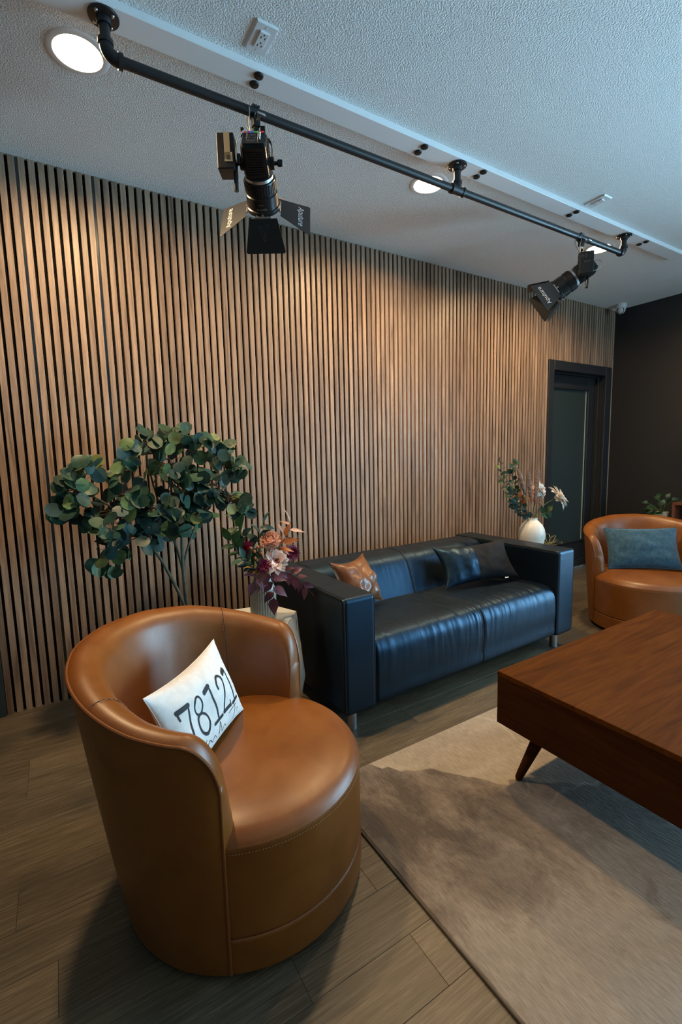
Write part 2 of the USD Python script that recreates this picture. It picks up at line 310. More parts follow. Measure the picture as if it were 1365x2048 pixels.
plain('stem_bark', (0.085, 0.080, 0.048), 0.7, vary=(40, 0.3)); plain('stem_brown', (0.060, 0.030, 0.018), 0.7); plain('stem_green', (0.075, 0.12, 0.03), 0.6); plain('berry_rust', (0.30, 0.085, 0.022), 0.6)
plain('pampas', (0.23, 0.150, 0.120), 0.9, vary=(120, 0.35)); plain('straw', (0.40, 0.29, 0.15), 0.7)
plain('pot_basket', (0.10, 0.08, 0.05), 0.8); plain('soil', (0.03, 0.022, 0.015), 0.95)
plain('white_pot', (0.62, 0.58, 0.50), 0.5, vary=(30, 0.1)); plain('crate_wood', (0.13, 0.040, 0.016), 0.5, vary=(14, 0.25)); plain('console_white', (0.55, 0.55, 0.52), 0.5)
plain('dome_white', (0.66, 0.66, 0.64), 0.35); plain('dome_lens', (0.012, 0.012, 0.014), 0.12)

# ================================================================== SETTING
PITCH_S, SLAT_W, SLAT_D = 0.0405, 0.0278, 0.020
X_END, X_COR = -0.316, 5.216
DX0, DX1, DZ = 4.09, 5.175, 2.15         # door casing outside
DI0, DI1, DIZ = 4.175, 5.068, 2.058      # door opening

def build_floor():
    fl = thing('floor', kind='structure')
    obj('subfloor', box(ROOM['x0'], ROOM['x1'] + 0.02, ROOM['y0'], 0.30, -0.06, -0.0035), 'groove', fl, smooth=False)
    r_ = random.Random(3); H, L = 0.1476, 1.22
    offs = {}
    for k in range(-9, 17):
        y0 = -1.973 + H * k; y1 = y0 + H
        if y0 > 0.14: break
        # end joints seen in the photograph: x = 0.71 / 0.414 / -0.10 on neighbouring rows
        j = {0: 0.414, -1: 0.71, 1: 0.71, 2: -0.10, 3: 0.35}.get(k, r_.choice((-0.10, 0.17, 0.414, 0.71, 1.02)))
        x = j - L * math.ceil((j - ROOM['x0']) / L)
        while x < ROOM['x1']:
            a, b = max(x, ROOM['x0']), min(x + L, ROOM['x1'] + 0.015)
            if b - a > 0.05:
                obj('plank', cbox(a + 0.0003, b - 0.0003, y0 + 0.0003, min(y1, 0.29) - 0.0003, -0.006, 0.0, 0.0006), 'floor_oak', fl, smooth=False)
            x += L
    yb = -1.973 - H * 9
    obj('plank_field', box(ROOM['x0'], ROOM['x1'] + 0.02, ROOM['y0'], yb - 0.0006, -0.006, 0.0), 'floor_oak', fl, smooth=False)
build_floor()

LIGHTS = [(0.194, -0.785), (1.863, -0.785), (3.518, -0.780), (0.191, -4.2), (1.820, -4.2), (3.441, -4.2)]   # the second row, behind the camera, is added as warm fill
CAN_R = 0.078
def build_ceiling():
    c = thing('ceiling', kind='structure')
    poly = sg.box(ROOM['x0'] - 0.1, ROOM['y0'] - 0.1, ROOM['x1'] + 0.1, 0.12)
    for x, y in LIGHTS: poly = poly.difference(sg.Point(x, y).buffer(CAN_R, 24))
    obj('plaster', prism(poly, 0.02, CEIL), 'ceiling_paint', c, smooth=False)
    obj('slab', box(ROOM['x0'] - 0.1, ROOM['x1'] + 0.1, ROOM['y0'] - 0.1, 0.12, CEIL + 0.12, CEIL + 0.2), 'wall_paint', c, smooth=False)
build_ceiling()

def build_wall_back():
    w = thing('wall_back', kind='structure')
    # black felt backing behind the slats, left open for the door
    obj('backing', cat_(box(X_END, DI0 - 0.02, SLAT_D, 0.10, 0, CEIL), box(DI0 - 0.02, DI1 + 0.02, SLAT_D, 0.10, DIZ + 0.02, CEIL), box(DI1 + 0.02, X_COR + 0.02, SLAT_D, 0.10, 0, CEIL)), 'black_felt', w, smooth=False)
    obj('painted_panel', box(ROOM['x0'], X_END, 0.0, 0.10, 0, CEIL), 'teal_paint', w, smooth=False)
    obj('outer_wall', cat_(box(ROOM['x0'], DI0 - 0.02, 0.10, 0.16, 0, CEIL), box(DI1 + 0.02, X_COR + 0.02, 0.10, 0.16, 0, CEIL), box(DI0 - 0.02, DI1 + 0.02, 0.10, 0.16, DIZ + 0.02, CEIL)), 'dark_paint', w, smooth=False)
    c = 0.0016
    x = 0.003 - PITCH_S * 9 + 0.006
    # slat left of the gap centred on x = 0.003
    k = 0
    gaps = []
    x = 0.003 - 8 * PITCH_S + (PITCH_S - SLAT_W) / 2
    while x < X_COR - SLAT_W * 0.6:
        a, b = x, x + SLAT_W
        z0 = 0.0
        if b > DX0 + 0.002 and a < DX1 - 0.002: z0 = DZ + 0.001
        b = min(b, X_COR)
        prof = sg.Polygon([(a, SLAT_D), (a, c), (a + c, 0), (b - c, 0), (b, c), (b, SLAT_D)])
        obj('slat', prism(prof, CEIL - 0.001 - z0, z0 + 0.0005), 'walnut_slat', w, smooth=False)
        gaps.append(b)
        x += PITCH_S; k += 1
    for gx in (-0.0375, 0.2865):       # shiny joints between two slat panels
        obj('joint_strip', box(gx - 0.0055, gx + 0.0055, 0.0045, SLAT_D, 0.001, CEIL - 0.001), 'joint_strip', w, smooth=False, label='shiny dark joint strip between two slat panels')
build_wall_back()

def build_shell():
    w = thing('wall_right', kind='structure')
    a, b = WINR; xa, xb = X_COR, X_COR + 0.12
    obj('painted_wall', cat_(box(xa, xb, b, 0.16, 0, CEIL), box(xa, xb, ROOM['y0'], a, 0, CEIL), box(xa, xb, a, b, 0, WRZ[0]), box(xa, xb, a, b, WRZ[1], CEIL)), 'dark_paint', w, smooth=False)
    wn = thing('window_3', kind='structure', loc=(xa, (a + b) / 2, WRZ[0])); t = 0.05; m_ = (a + b) / 2; xf, xg = xa + 0.03, xa + 0.09
    obj('frame', cat_(box(xf, xg, a, a + t, *WRZ), box(xf, xg, b - t, b, *WRZ), box(xf, xg, a + t, b - t, WRZ[0], WRZ[0] + t), box(xf, xg, a + t, b - t, WRZ[1] - t, WRZ[1]), box(xf, xg, m_ - t / 2, m_ + t / 2, WRZ[0] + t, WRZ[1] - t)), 'lamp_matte', wn, smooth=False)
    for p, q in ((a + t, m_ - t / 2), (m_ + t / 2, b - t)): obj('pane', box(xa + 0.058, xa + 0.064, p, q, WRZ[0] + t, WRZ[1] - t), 'window_glass', wn, smooth=False)
    w = thing('wall_left', kind='structure')
    obj('painted_wall', box(ROOM['x0'] - 0.12, ROOM['x0'], ROOM['y0'], 0.16, 0, CEIL), 'wall_paint', w, smooth=False)
    w = thing('wall_front', kind='structure')
    y0, y1 = ROOM['y0'] - 0.15, ROOM['y0']
    poly = sg.box(ROOM['x0'] - 0.12, 0, X_COR + 0.12, CEIL)
    for a, b in WIN: poly = poly.difference(sg.box(a, WZ[0], b, WZ[1]))
    m = prism(poly, y1 - y0); v, f = va(m)
    obj('painted_wall', trimesh.Trimesh(np.stack([v[:, 0], y1 - v[:, 2], v[:, 1]], 1), f, process=False), 'wall_paint', w, smooth=False)
    for i, (a, b) in enumerate(WIN):
        wn = thing('window_%d' % (i + 1), kind='structure', loc=((a + b) / 2, y0, WZ[0]))
        t = 0.05
        fr = [box(a, a + t, y0 + 0.04, y0 + 0.11, WZ[0], WZ[1]), box(b - t, b, y0 + 0.04, y0 + 0.11, WZ[0], WZ[1]), box(a, b, y0 + 0.04, y0 + 0.11, WZ[0], WZ[0] + t), box(a, b, y0 + 0.04, y0 + 0.11, WZ[1] - t, WZ[1]), box((a + b) / 2 - t / 2, (a + b) / 2 + t / 2, y0 + 0.04, y0 + 0.11, WZ[0], WZ[1])]
        obj('frame', cat_(*fr), 'lamp_matte', wn, smooth=False)
        for p, q in ((a + t, (a + b) / 2 - t / 2), ((a + b) / 2 + t / 2, b - t)):
            obj('pane', box(p, q, y0 + 0.07, y0 + 0.076, WZ[0] + t, WZ[1] - t), 'window_glass', wn, smooth=False)
    tr = thing('trim_1', kind='structure', loc=(X_END, 0, 0))
    obj('casing', cbox(X_END - 0.10, X_END - 0.0015, -0.014, 0.0, 0, CEIL - 0.001, 0.002), 'teal_paint', tr, smooth=False)
build_shell()

def build_door():
    d = thing('door_1', kind='structure', loc=(DI0, 0, 0))
    y = -0.012
    obj('casing', cbox(DX0, DI0, y, 0.014, 0, DZ, 0.003), 'dark_paint', d, smooth=False)
    obj('casing', cbox(DI1, DX1, y, 0.014, 0, DZ, 0.003), 'dark_paint', d, smooth=False)
    obj('casing', cbox(DI0, DI1, y, 0.014, DIZ, DZ, 0.003), 'dark_paint', d, smooth=False)
    for a, b, z0, z1 in ((DI0 - 0.018, DI0, 0, DIZ), (DI1, DI1 + 0.018, 0, DIZ), (DI0, DI1, DIZ, DIZ + 0.018)):
        obj('jamb', box(a, b, 0.0142, 0.16, z0, z1), 'dark_paint', d, smooth=False)
    for a, b, z0, z1 in ((DI0, DI0 + 0.014, 0, DIZ), (DI1 - 0.014, DI1, 0, DIZ), (DI0, DI1, DIZ - 0.014, DIZ)):
        obj('stop', cbox(a, b, 0.060, 0.098, z0, z1, 0.002), 'dark_paint', d, smooth=False)
    # leaf: stiles and rails round a tall frosted pane
    A, B, Z0, Z1 = DI0 + 0.003, DI1 - 0.003, 0.012, DIZ - 0.003
    g0, g1, gz0, gz1 = A + 0.115, B - 0.115, 0.285, 1.925
    y0, y1 = 0.100, 0.142
    obj('stile', cbox(A, g0, y0, y1, Z0, Z1, 0.002), 'dark_paint', d, smooth=False); obj('stile', cbox(g1, B, y0, y1, Z0, Z1, 0.002), 'dark_paint', d, smooth=False)
    obj('rail', cbox(g0, g1, y0, y1, gz1, Z1, 0.002), 'dark_paint', d, smooth=False); obj('rail', cbox(g0, g1, y0, y1, Z0, gz0, 0.002), 'dark_paint', d, smooth=False)
    obj('pane', box(g0 + 0.002, g1 - 0.002, 0.119, 0.125, gz0 + 0.002, gz1 - 0.002), 'frosted_glass', d, smooth=False, label='tall dark frosted glass pane')
    for a, b, z0, z1 in ((g0, g0 + 0.018, gz0, gz1), (g1 - 0.018, g1, gz0, gz1), (g0, g1, gz0, gz0 + 0.018), (g0, g1, gz1 - 0.018, gz1)):
        obj('bead', cbox(a, b, y0 - 0.008, 0.118, z0, z1, 0.004), 'dark_paint', d, smooth=False)
    obj('glass_bevel', cbox(g1 - 0.034, g1 - 0.018, 0.113, 0.1188, gz0 + 0.018, gz1 - 0.018, 0.002), 'glass_edge', d, smooth=False, label='bevelled edge of the glass, its caught light painted pale')
    obj('door_sweep', cbox(A, B, y0 - 0.012, y0, 0.010, 0.085, 0.003), 'dark_paint', d, smooth=False)
    h = obj('handle', cat_(cyl((A + 0.055, y0 + 0.002, 0.89), (A + 0.055, y0 - 0.055, 0.89), 0.009, 12), rbox(A + 0.046, A + 0.165, y0 - 0.062, y0 - 0.046, 0.882, 0.898, 0.005, 1)), 'lamp_black', d, label='black lever handle')
    obj('handle_plate', cyl((A + 0.055, y0, 0.89), (A + 0.055, y0 - 0.008, 0.89), 0.026, 24), 'lamp_black', d)
build_door()

# ================================================================== CEILING FITTINGS
def build_downlights():
    lab = ['round glowing ceiling light beside the left end of the pipe rail',
           'round recessed ceiling light glowing behind the middle of the pipe rail',
           'round recessed ceiling light glowing beside the far right end of the pipe rail'] + ['added round fill light behind the camera, %s of three' % q for q in ('leftmost', 'middle one', 'rightmost')]
    for (x, y), l in zip(LIGHTS, lab):
        t = thing('ceiling_downlight', l, 'ceiling light', 'recessed lights along the pipe rail' if y > -2 else 'added fill lights behind the camera', loc=(x, y, CEIL))
        obj('trim_ring', lathe([(0.0705, 0.018), (0.0725, 0.004), (CAN_R, -0.002), (CAN_R + 0.004, -0.0045), (CAN_R + 0.020, -0.0040), (CAN_R + 0.026, 0.0), (CAN_R + 0.026, 0.001)][::-1], 48), 'white_plastic', t, local=True)
        obj('housing', cat_(lathe([(CAN_R + 0.003, 0.0), (CAN_R + 0.003, 0.06), (0.001, 0.06)], 48)), 'can_white', t, local=True)
        a = np.linspace(0, 2 * PI, 33)[:-1]
        v = np.vstack([[0, 0, 0.014], np.stack([0.070 * np.cos(a), 0.070 * np.sin(a), 0 * a + 0.014], 1)])
        f = [[0, (k + 1) % 32 + 1, k + 1] for k in range(32)]
        obj('diffuser', trimesh.Trimesh(v, f, process=False), 'lamp_glow' if y > -2 else 'lamp_glow_dimmed', t, smooth=False, local=True, label='glowing round diffuser')
build_downlights()

BZ = CEIL - 0.027
def build_board():
    b = thing('ceiling_board', 'long white painted board fixed along the ceiling above the pipe rail', 'board', loc=(1.5, -1.0175, CEIL))
    obj('plank', cbox(-1.6, 4.205, -1.067, -0.968, BZ, CEIL, 0.002), 'white_paint', b, smooth=False)
    for x in (-0.05, 0.777, 1.601, 2.0, 2.812, 3.637):
        for y in (-1.046, -1.000):
            obj('screw_cap', lathe([(0.0, -0.009), (0.010, -0.009), (0.0165, -0.006), (0.0185, -0.001), (0.0185, 0.0)], 24, (x, y)).apply_translation([0, 0, BZ]), 'cap_black', b)
build_board()

PY, PZ, PR = -1.018, 2.597, 0.0168
def build_rail():
    p = thing('pipe_rail', 'black iron pipe rail hung from the white board on three flanged drops', 'pipe', loc=(1.84, PY, BZ))
    X = (0.256, 1.843, 3.406)
    obj('pipe', cyl((X[0] + 0.03, PY, PZ), (X[1], PY, PZ), PR, 28), 'pipe_black', p)
    obj('pipe', cyl((X[1], PY, PZ), (X[2] - 0.03, PY, PZ), PR, 28), 'pipe_black', p)
    for i, x in enumerate(X):
        fl = obj('flange', lathe([(0.019, -0.026), (0.022, -0.026), (0.024, -0.010), (0.046, -0.006), (0.047, -0.004), (0.047, 0.0)], 40, (x, PY)).apply_translation([0, 0, BZ]), 'pipe_black', p)
        for k in range(4):
            a = PI / 4 + k * PI / 2
            q = (x + 0.034 * math.cos(a), PY + 0.034 * math.sin(a))
            sc = lathe([(0.0, -0.0118), (0.0045, -0.0108), (0.0062, -0.0075), (0.0062, -0.006)], 14, q); sc.apply_translation([0, 0, BZ])
            s_ = usdkit.mesh(stage, numbered(str(fl.prim.GetPath()) + '/screw'), moved(sc, t=(-1.84, -PY, -BZ)), M['steel'], smooth=40)
        obj('drop_pipe', cyl((x, PY, BZ - 0.02), (x, PY, PZ + 0.025), PR, 28), 'pipe_black', p)
        if i == 1:
            obj('tee', cat_(cyl((x - 0.040, PY, PZ), (x + 0.040, PY, PZ), 0.0205, 28), cyl((x, PY, PZ), (x, PY, PZ + 0.040), 0.0205, 28), cyl((x - 0.042, PY, PZ), (x - 0.030, PY, PZ), 0.0235, 28), cyl((x + 0.030, PY, PZ), (x + 0.042, PY, PZ), 0.0235, 28), cyl((x, PY, PZ + 0.030), (x, PY, PZ + 0.042), 0.0235, 28)), 'pipe_black', p)
        else:
            s = 1 if i == 0 else -1; R = 0.036
            arc = [(x + s * (R - R * math.cos(t)), PY, PZ + R - R * math.sin(t)) for t in np.linspace(0, PI / 2, 12)]
            obj('elbow', cat_(tube(arc, 0.0208, 24), cyl((x, PY, PZ + R - 0.002), (x, PY, PZ + R + 0.012), 0.0240, 28), cyl((x + s * (R - 0.002), PY, PZ), (x + s * (R + 0.012), PY, PZ), 0.0240, 28)), 'pipe_black', p)
build_rail()

def text2d(text, h):
    """Flat lettering as a mesh standing 0.4 mm proud, origin at the middle."""
    m = meshkit.text_mesh(text, h, 0.0004); m.apply_translation(-m.bounds.mean(0) * [1, 1, 0]); return m

def build_lamp(loc, axis, label, flap_angles, box_print):
    """Barn-door spot lamp. Lamp frame: z forward (light), y up, x to the left seen from behind."""
    pivot = np.array(loc, float); d = unit(axis)
    left = unit(np.cross((0, 0, 1), d)); up = np.cross(d, left)
    R = np.stack([left, up, d], 1); O = pivot - d * 0.085
    hd = unit((d[0], d[1], 0)); Y = np.stack([left, (0, 0, 1), hd], 1)   # yoke frame: x left, y up, z level forward
    t = thing('spot_lamp', label, 'spotlight', 'barn-door spot lamps on the pipe rail', loc=(pivot[0], PY, PZ))
    L = lambda m: moved(m, R, O)
    K = lambda m: moved(m, Y, pivot)
    def put(name, m, mt, **k): return obj(name, m, mt, t, **k)
    # body: rounded oblong that narrows to the lens
    pts = []
    for z, w, h, c in ((0.0, 0.043, 0.043, 0.015), (0.010, 0.048, 0.050, 0.015), (0.105, 0.048, 0.050, 0.015), (0.125, 0.040, 0.042, 0.012)):
        for sx in (-1, 1):
            for sy in (-1, 1):
                pts += [(sx * w, sy * (h - c), z), (sx * (w - c * .3), sy * (h - c * .3), z), (sx * (w - c), sy * h, z)]
    body = trimesh.convex.convex_hull(np.array(pts))
    put('body', L(body), 'lamp_black', smooth=30)
    fins = [box(min(sx * 0.0475, sx * 0.0505), max(sx * 0.0475, sx * 0.0505), -0.036, 0.036, z, z + 0.003) for sx in (-1, 1) for z in np.arange(0.022, 0.10, 0.0085)]
    fins += [box(-0.030, 0.030, -0.0525, -0.0495, z, z + 0.003) for sy in (-1,) for z in np.arange(0.022, 0.10, 0.0085)]
    put('cooling_fin', L(cat_(*fins)), 'lamp_matte', smooth=False, kind='stuff')
    # rear panel: display, rainbow strip, knobs, buttons
    put('rear_panel', L(cbox(-0.041, 0.041, -0.041, 0.041, -0.003, 0.001, 0.001)), 'lamp_black', smooth=False)
    cols = ('magenta', 'violet', 'blue', 'green', 'yellow', 'red')
    for k, cn in enumerate(cols):
        x0 = 0.0387 - k * 0.0129
        put('colour_strip', L(box(x0 - 0.0129, x0, 0.029, 0.0405, -0.0042, -0.003)), 'strip_' + cn, smooth=False)
    put('display', L(box(-0.010, 0.016, 0.008, 0.024, -0.0040, -0.003)), 'screen_dark', smooth=False)
    for yy in (0.017, 0.002, -0.016):
        put('knob', L(cat_(cyl((-0.022, yy, -0.003), (-0.022, yy, -0.013), 0.0062, 18, 0.0055))), 'steel')
    for xx in (0.024, 0.014, 0.004, -0.006):
        put('button', L(cyl((xx, -0.004, -0.003), (xx, -0.004, -0.0055), 0.0026, 12)), 'brushed_steel')
    put('lettering', L(moved(text2d('LS 60x', 0.007), np.stack([(-1, 0, 0), (0, 1, 0), (0, 0, -1)], 1), (0.008, -0.022, -0.0031))), 'print_grey', smooth=False)
    # lens barrel with ribbed focus ring
    put('mount_ring', L(lathe([(0.040, 0.118), (0.056, 0.121), (0.056, 0.134), (0.050, 0.136)], 48)), 'brushed_steel')
    bar = [(0.048, 0.130), (0.0600, 0.134), (0.0625, 0.138), (0.0625, 0.176), (0.0605, 0.180), (0.0605, 0.184), (0.0640, 0.187), (0.0650, 0.232), (0.0690, 0.235), (0.0690, 0.250), (0.060, 0.250), (0.058, 0.238), (0.0, 0.230)]
    put('barrel', L(lathe(bar, 56)), 'lamp_black')
    ribs = []
    for k in range(36):
        a = 2 * PI * k / 36
        ribs.append(moved(box(0.0615, 0.0645, -0.0032, 0.0032, 0.141, 0.173), rotz(a)))
    put('focus_ring', L(cat_(*ribs)), 'lamp_matte', smooth=False, kind='stuff')
    a0 = -PI / 2
    for txt, zz, hh in (('Aputure', 0.222, 0.0085), ('LS 60x', 0.205, 0.005)):
        m = text2d(txt, hh); v = np.array(m.vertices)
        # wrap round the barrel underside, tops to the front
        ang = a0 + v[:, 0] / 0.065; rr = 0.0650 + v[:, 2]
        w = np.stack([rr * np.cos(ang), rr * np.sin(ang), zz + v[:, 1]], 1)
        put('lettering', L(trimesh.Trimesh(w, m.faces, process=False)), 'print_grey', smooth=False)
    # barn doors
    for k, (ang, alpha) in enumerate(zip((0.0, PI / 2, PI, -PI / 2), flap_angles)):
        w0, w1, ln = (0.056, 0.096, 0.138) if k in (0, 2) else (0.058, 0.084, 0.132)
        rad = np.array([math.cos(ang), math.sin(ang), 0.0]); n0 = np.array([0, 0, 1.0])
        v_ = unit(rad * math.sin(alpha) + n0 * math.cos(alpha))       # outward along the flap
        u_ = unit(np.cross(rad, -n0))                                  # along the hinge
        nn = np.cross(u_, v_)                                          # towards the rear
        Rf = np.stack([u_, v_, nn], 1); org = rad * 0.068 + n0 * 0.250
        poly = sg.Polygon([(-w0, 0.004), (w0, 0.004), (w1, ln - 0.006), (w1 - 0.006, ln), (-w1 + 0.006, ln), (-w1, ln - 0.006)])
        fl = put('barn_door', L(moved(prism(poly, 0.0016, -0.0008), Rf, org)), 'flap_paint', smooth=False)
        put('hinge', L(moved(cat_(cyl((-w0 * 0.55, 0, 0), (w0 * 0.55, 0, 0), 0.0036, 12), cyl((0, -0.006, 0.001), (0, -0.006, 0.011), 0.0052, 14)), Rf, org)), 'brushed_steel')
        if k in (0, 2):
            m = moved(text2d('Aputure', 0.025), t=(0, 0.092, 0.0009))
            lt = 'print_white'
        else:
            out = []
            for p in ([(-0.022, 0.026), (-0.010, 0.026), (0.006, 0.082), (-0.002, 0.086)], [(0.024, 0.030), (0.012, 0.030), (-0.006, 0.078), (0.003, 0.086)]):
                q = sg.Polygon(p); out.append(q.difference(q.buffer(-0.0011)))
            m = prism(unary_union(out), 0.0005, 0.0009); lt = 'print_dim'
        put('lettering', L(moved(m, Rf, org)), lt, smooth=False)
    # yoke, knobs, clamp
    zt = PZ - pivot[2]                                   # height of the pipe over the pivot
    yk = smooth_path([(0.058, 0, 0), (0.061, 0.035, 0), (0.054, 0.078, 0), (0.0, 0.092, 0), (-0.054, 0.078, 0), (-0.061, 0.035, 0), (-0.058, 0, 0)], 40)
    P = np.stack([yk + [0, 0, -0.010], yk + [0, 0, 0.010]], 1)
    yo = trimesh.Trimesh(*va(grid(P)), process=False)
    yo = cat_(grid(P), grid((P * [0.955, 0.965, 1])[:, ::-1]), grid(np.stack([P[:, 0], P[:, 0] * [0.955, 0.965, 1]], 1)[:, ::-1]), grid(np.stack([P[:, 1], P[:, 1] * [0.955, 0.965, 1]], 1)))
    put('yoke', K(yo), 'lamp_matte')
    put('side_hub', K(cyl((0.040, 0, 0), (0.066, 0, 0), 0.021, 24)), 'lamp_matte')
    put('side_hub', K(cyl((-0.040, 0, 0), (-0.066, 0, 0), 0.021, 24)), 'lamp_matte')
    put('tilt_knob', K(cat_(cyl((-0.064, 0, 0), (-0.080, 0, 0), 0.007, 14), rbox(-0.098, -0.078, -0.012, 0.012, -0.006, 0.006, 0.004, 1))), 'lamp_black')
    put('tilt_lever', K(cat_(tube(smooth_path([(0.060, 0, 0), (0.074, -0.012, -0.02), (0.078, -0.05, -0.035)], 10), 0.006, 10), tube([(0.078, -0.05, -0.035), (0.080, -0.115, -0.030)], 0.0085, 12))), 'lamp_black')
    put('hub_cap', K(cat_(cyl((0.066, 0, 0), (0.0675, 0, 0), 0.010, 20))), 'steel')
    put('stud', K(cyl((0, 0.086, 0), (0, zt - 0.030, 0), 0.008, 16)), 'steel')
    put('swivel', K(cat_(cyl((0, 0.090, 0), (0, 0.122, 0), 0.015, 20, 0.012), cyl((0.0, 0.108, 0), (0.052, 0.112, 0), 0.004, 10), rbox(0.046, 0.060, 0.096, 0.128, -0.007, 0.007, 0.004, 1), rbox(-0.036, -0.018, 0.088, 0.130, -0.009, 0.009, 0.003, 1))), 'lamp_black')
    # clamp jaws round the pipe (pipe runs along world x)
    c0 = np.array([pivot[0], PY, PZ])
    arc = [(0, (PR + 0.005) * math.cos(a), (PR + 0.005) * math.sin(a)) for a in np.linspace(-2.6, 2.2, 26)]
    jaw = tube(np.array(arc), 0.0052, 8)
    put('clamp', cat_(moved(jaw, t=c0 + [-0.010, 0, 0]), moved(jaw, t=c0 + [0.010, 0, 0]), moved(jaw, t=c0), moved(rbox(-0.014, 0.014, -0.016, 0.013, -0.052, -0.019, 0.004, 1), t=c0)), 'lamp_matte')
    put('clamp_screw', cat_(cyl(c0 + [0, -0.014, -0.036], c0 + [0, -0.052, -0.036], 0.004, 12), moved(rbox(-0.017, 0.017, -0.062, -0.050, -0.041, -0.031, 0.004, 1), t=c0)), 'brushed_steel')
    sc = smooth_path([c0 + [-0.028, 0.0, 0.020], c0 + [-0.032, -0.022, -0.01], c0 + [-0.030, -0.012, -0.06], c0 + [-0.020, -0.01, -0.11], pivot + left * 0.02 + np.array([0, 0, 0.085])], 30)
    sc2 = smooth_path([c0 + [-0.028, 0.0, 0.020], c0 + [-0.026, 0.023, -0.01], c0 + [-0.022, 0.012, -0.06], c0 + [-0.006, 0.0, -0.10], pivot + left * 0.03 + np.array([0, 0, 0.075])], 30)
    put('safety_cable', cat_(tube(sc, 0.0022, 6), tube(sc2, 0.0022, 6)), 'cable_grey')
    pw = smooth_path([K(trimesh.Trimesh([[0, 0, 0]], [[0, 0, 0]], process=False)).vertices[0] + R @ np.array([0.022, 0.004, -0.09]), R @ np.array([0.024, -0.01, -0.115]) + pivot, R @ np.array([0.045, -0.040, -0.11]) + pivot, R @ np.array([0.066, -0.055, -0.06]) + pivot, pivot + Y @ np.array([0.075, -0.01, -0.02])], 26)
    put('power_cable', tube(pw, 0.0026, 7), 'cable_grey')
    # control box hanging plumb on the left of the yoke
    bx = put('control_box', K(rbox(0.078, 0.142, -0.048, 0.078, -0.058, 0.018, 0.004, 1)), 'lamp_matte', smooth=30)
    put('box_bracket', K(cat_(box(0.060, 0.080, -0.010, 0.020, -0.030, -0.010))), 'lamp_black', smooth=False)
    put('box_label', K(cat_(box(0.092, 0.114, -0.016, 0.0775, -0.0592, -0.0578), box(0.084, 0.114, -0.024, 0.008, -0.0592, -0.0578))), 'tan_label', smooth=False)
    put('box_socket', K(box(0.092, 0.106, -0.017, -0.002, -0.0596, -0.0590)), 'slot_dark', smooth=False)
    Rb = np.stack([(0, 0, 1), (0, 1, 0), (1, 0, 0)], 1)[:, [0, 1, 2]]
    # outer face of the box: x = 0.158, seen from the left; text runs along -z(level forward) ... reading direction chosen so that it is not mirrored
    Rb = np.stack([(0, 0, -1.0), (0, 1.0, 0), (1.0, 0, 0)], 1)
    if np.linalg.det(Rb) < 0: Rb[:, 0] *= -1
    put('lettering', K(moved(text2d('66', 0.022), Rb, (0.1421, 0.056, -0.006))), 'print_dim', smooth=False)
    put('lettering', K(moved(text2d('Aputure', 0.0065), Rb, (0.1421, 0.020, -0.022))), 'print_grey', smooth=False)
    return t
build_lamp((0.768, -1.018, 2.418), (0.43, 0.72, -0.545), 'black spot lamp with wide open barn doors, nearer one on the pipe rail', (1.10, 0.95, 1.10, 0.50), '')
build_lamp((2.915, -1.018, 2.385), (-0.51, 0.656, -0.545), 'black spot lamp marked 66 near the far right end of the pipe rail', (0.50, 0.45, 0.45, 0.38), '66')

def build_outlet(x, y, label):
    t = thing('ceiling_outlet', label, 'outlet', 'white power outlets on the ceiling', loc=(x, y, CEIL))
    pts = [(sx * 0.040, sy * 0.063, z) for sx in (-1, 1) for sy in (-1, 1) for z in (0.0,)] + [(sx * 0.036, sy * 0.059, -0.007) for sx in (-1, 1) for sy in (-1, 1)]
    obj('cover_plate', trimesh.convex.convex_hull(np.array(pts)), 'white_plastic', t, smooth=False, local=True)
    obj('socket_block', cbox(-0.0165, 0.0165, -0.0335, 0.0335, -0.0125, -0.006, 0.001), 'white_plastic', t, smooth=False, local=True)
    for sy in (-0.017, 0.017):
        for a, b, w in ((-0.007, 0.004, 0.0013), (0.007, 0.004, 0.0013)):
            obj('slot', box(a - 0.0015, a + 0.0015, sy - 0.0005, sy + 0.0085, -0.0128, -0.0124), 'slot_dark', t, smooth=False, local=True)
        obj('slot', cyl((0, sy - 0.008, -0.0128), (0, sy - 0.008, -0.0122), 0.003, 12), 'slot_dark', t, local=True)
    for sy in (-0.048, 0.048):
        obj('screw', cyl((0, sy, -0.0082), (0, sy, -0.006), 0.0035, 12), 'white_plastic', t, local=True)
build_outlet(0.739, -1.171, 'white power outlet plate on the ceiling, nearer one at the top of the picture')
build_outlet(2.860, -1.148, 'white power outlet plate on the ceiling, farther one near the second spot lamp')

def build_camera_dome():
    x, y = 5.035, -0.150
    t = thing('security_camera', 'small white dome security camera in the corner of the ceiling', 'camera', loc=(x, y, CEIL))
    obj('base', lathe([(0.0, -0.045), (0.040, -0.045), (0.050, -0.035), (0.052, -0.002), (0.052, 0.0)], 40), 'dome_white', t, local=True)
    s = trimesh.creation.icosphere(3, 0.042); s.apply_translation([0, 0, -0.052]); obj('ball', s, 'dome_white', t, local=True, smooth=True)
    d = unit(np.array([0.0, -2.2, 0.3]) - np.array([x, y, CEIL - 0.05])); F = frame(d)
    obj('lens_face', moved(lathe([(0.0315, 0.0), (0.0315, 0.030), (0.028, 0.0335), (0.0, 0.0335)], 32), F, (0, 0, -0.052)), 'dome_lens', t, local=True)
    obj('lens', moved(lathe([(0.009, 0.033), (0.009, 0.0365), (0.006, 0.038), (0.0, 0.038)], 20), F, (0, 0, -0.052)), 'lamp_black', t, local=True)
build_camera_dome()

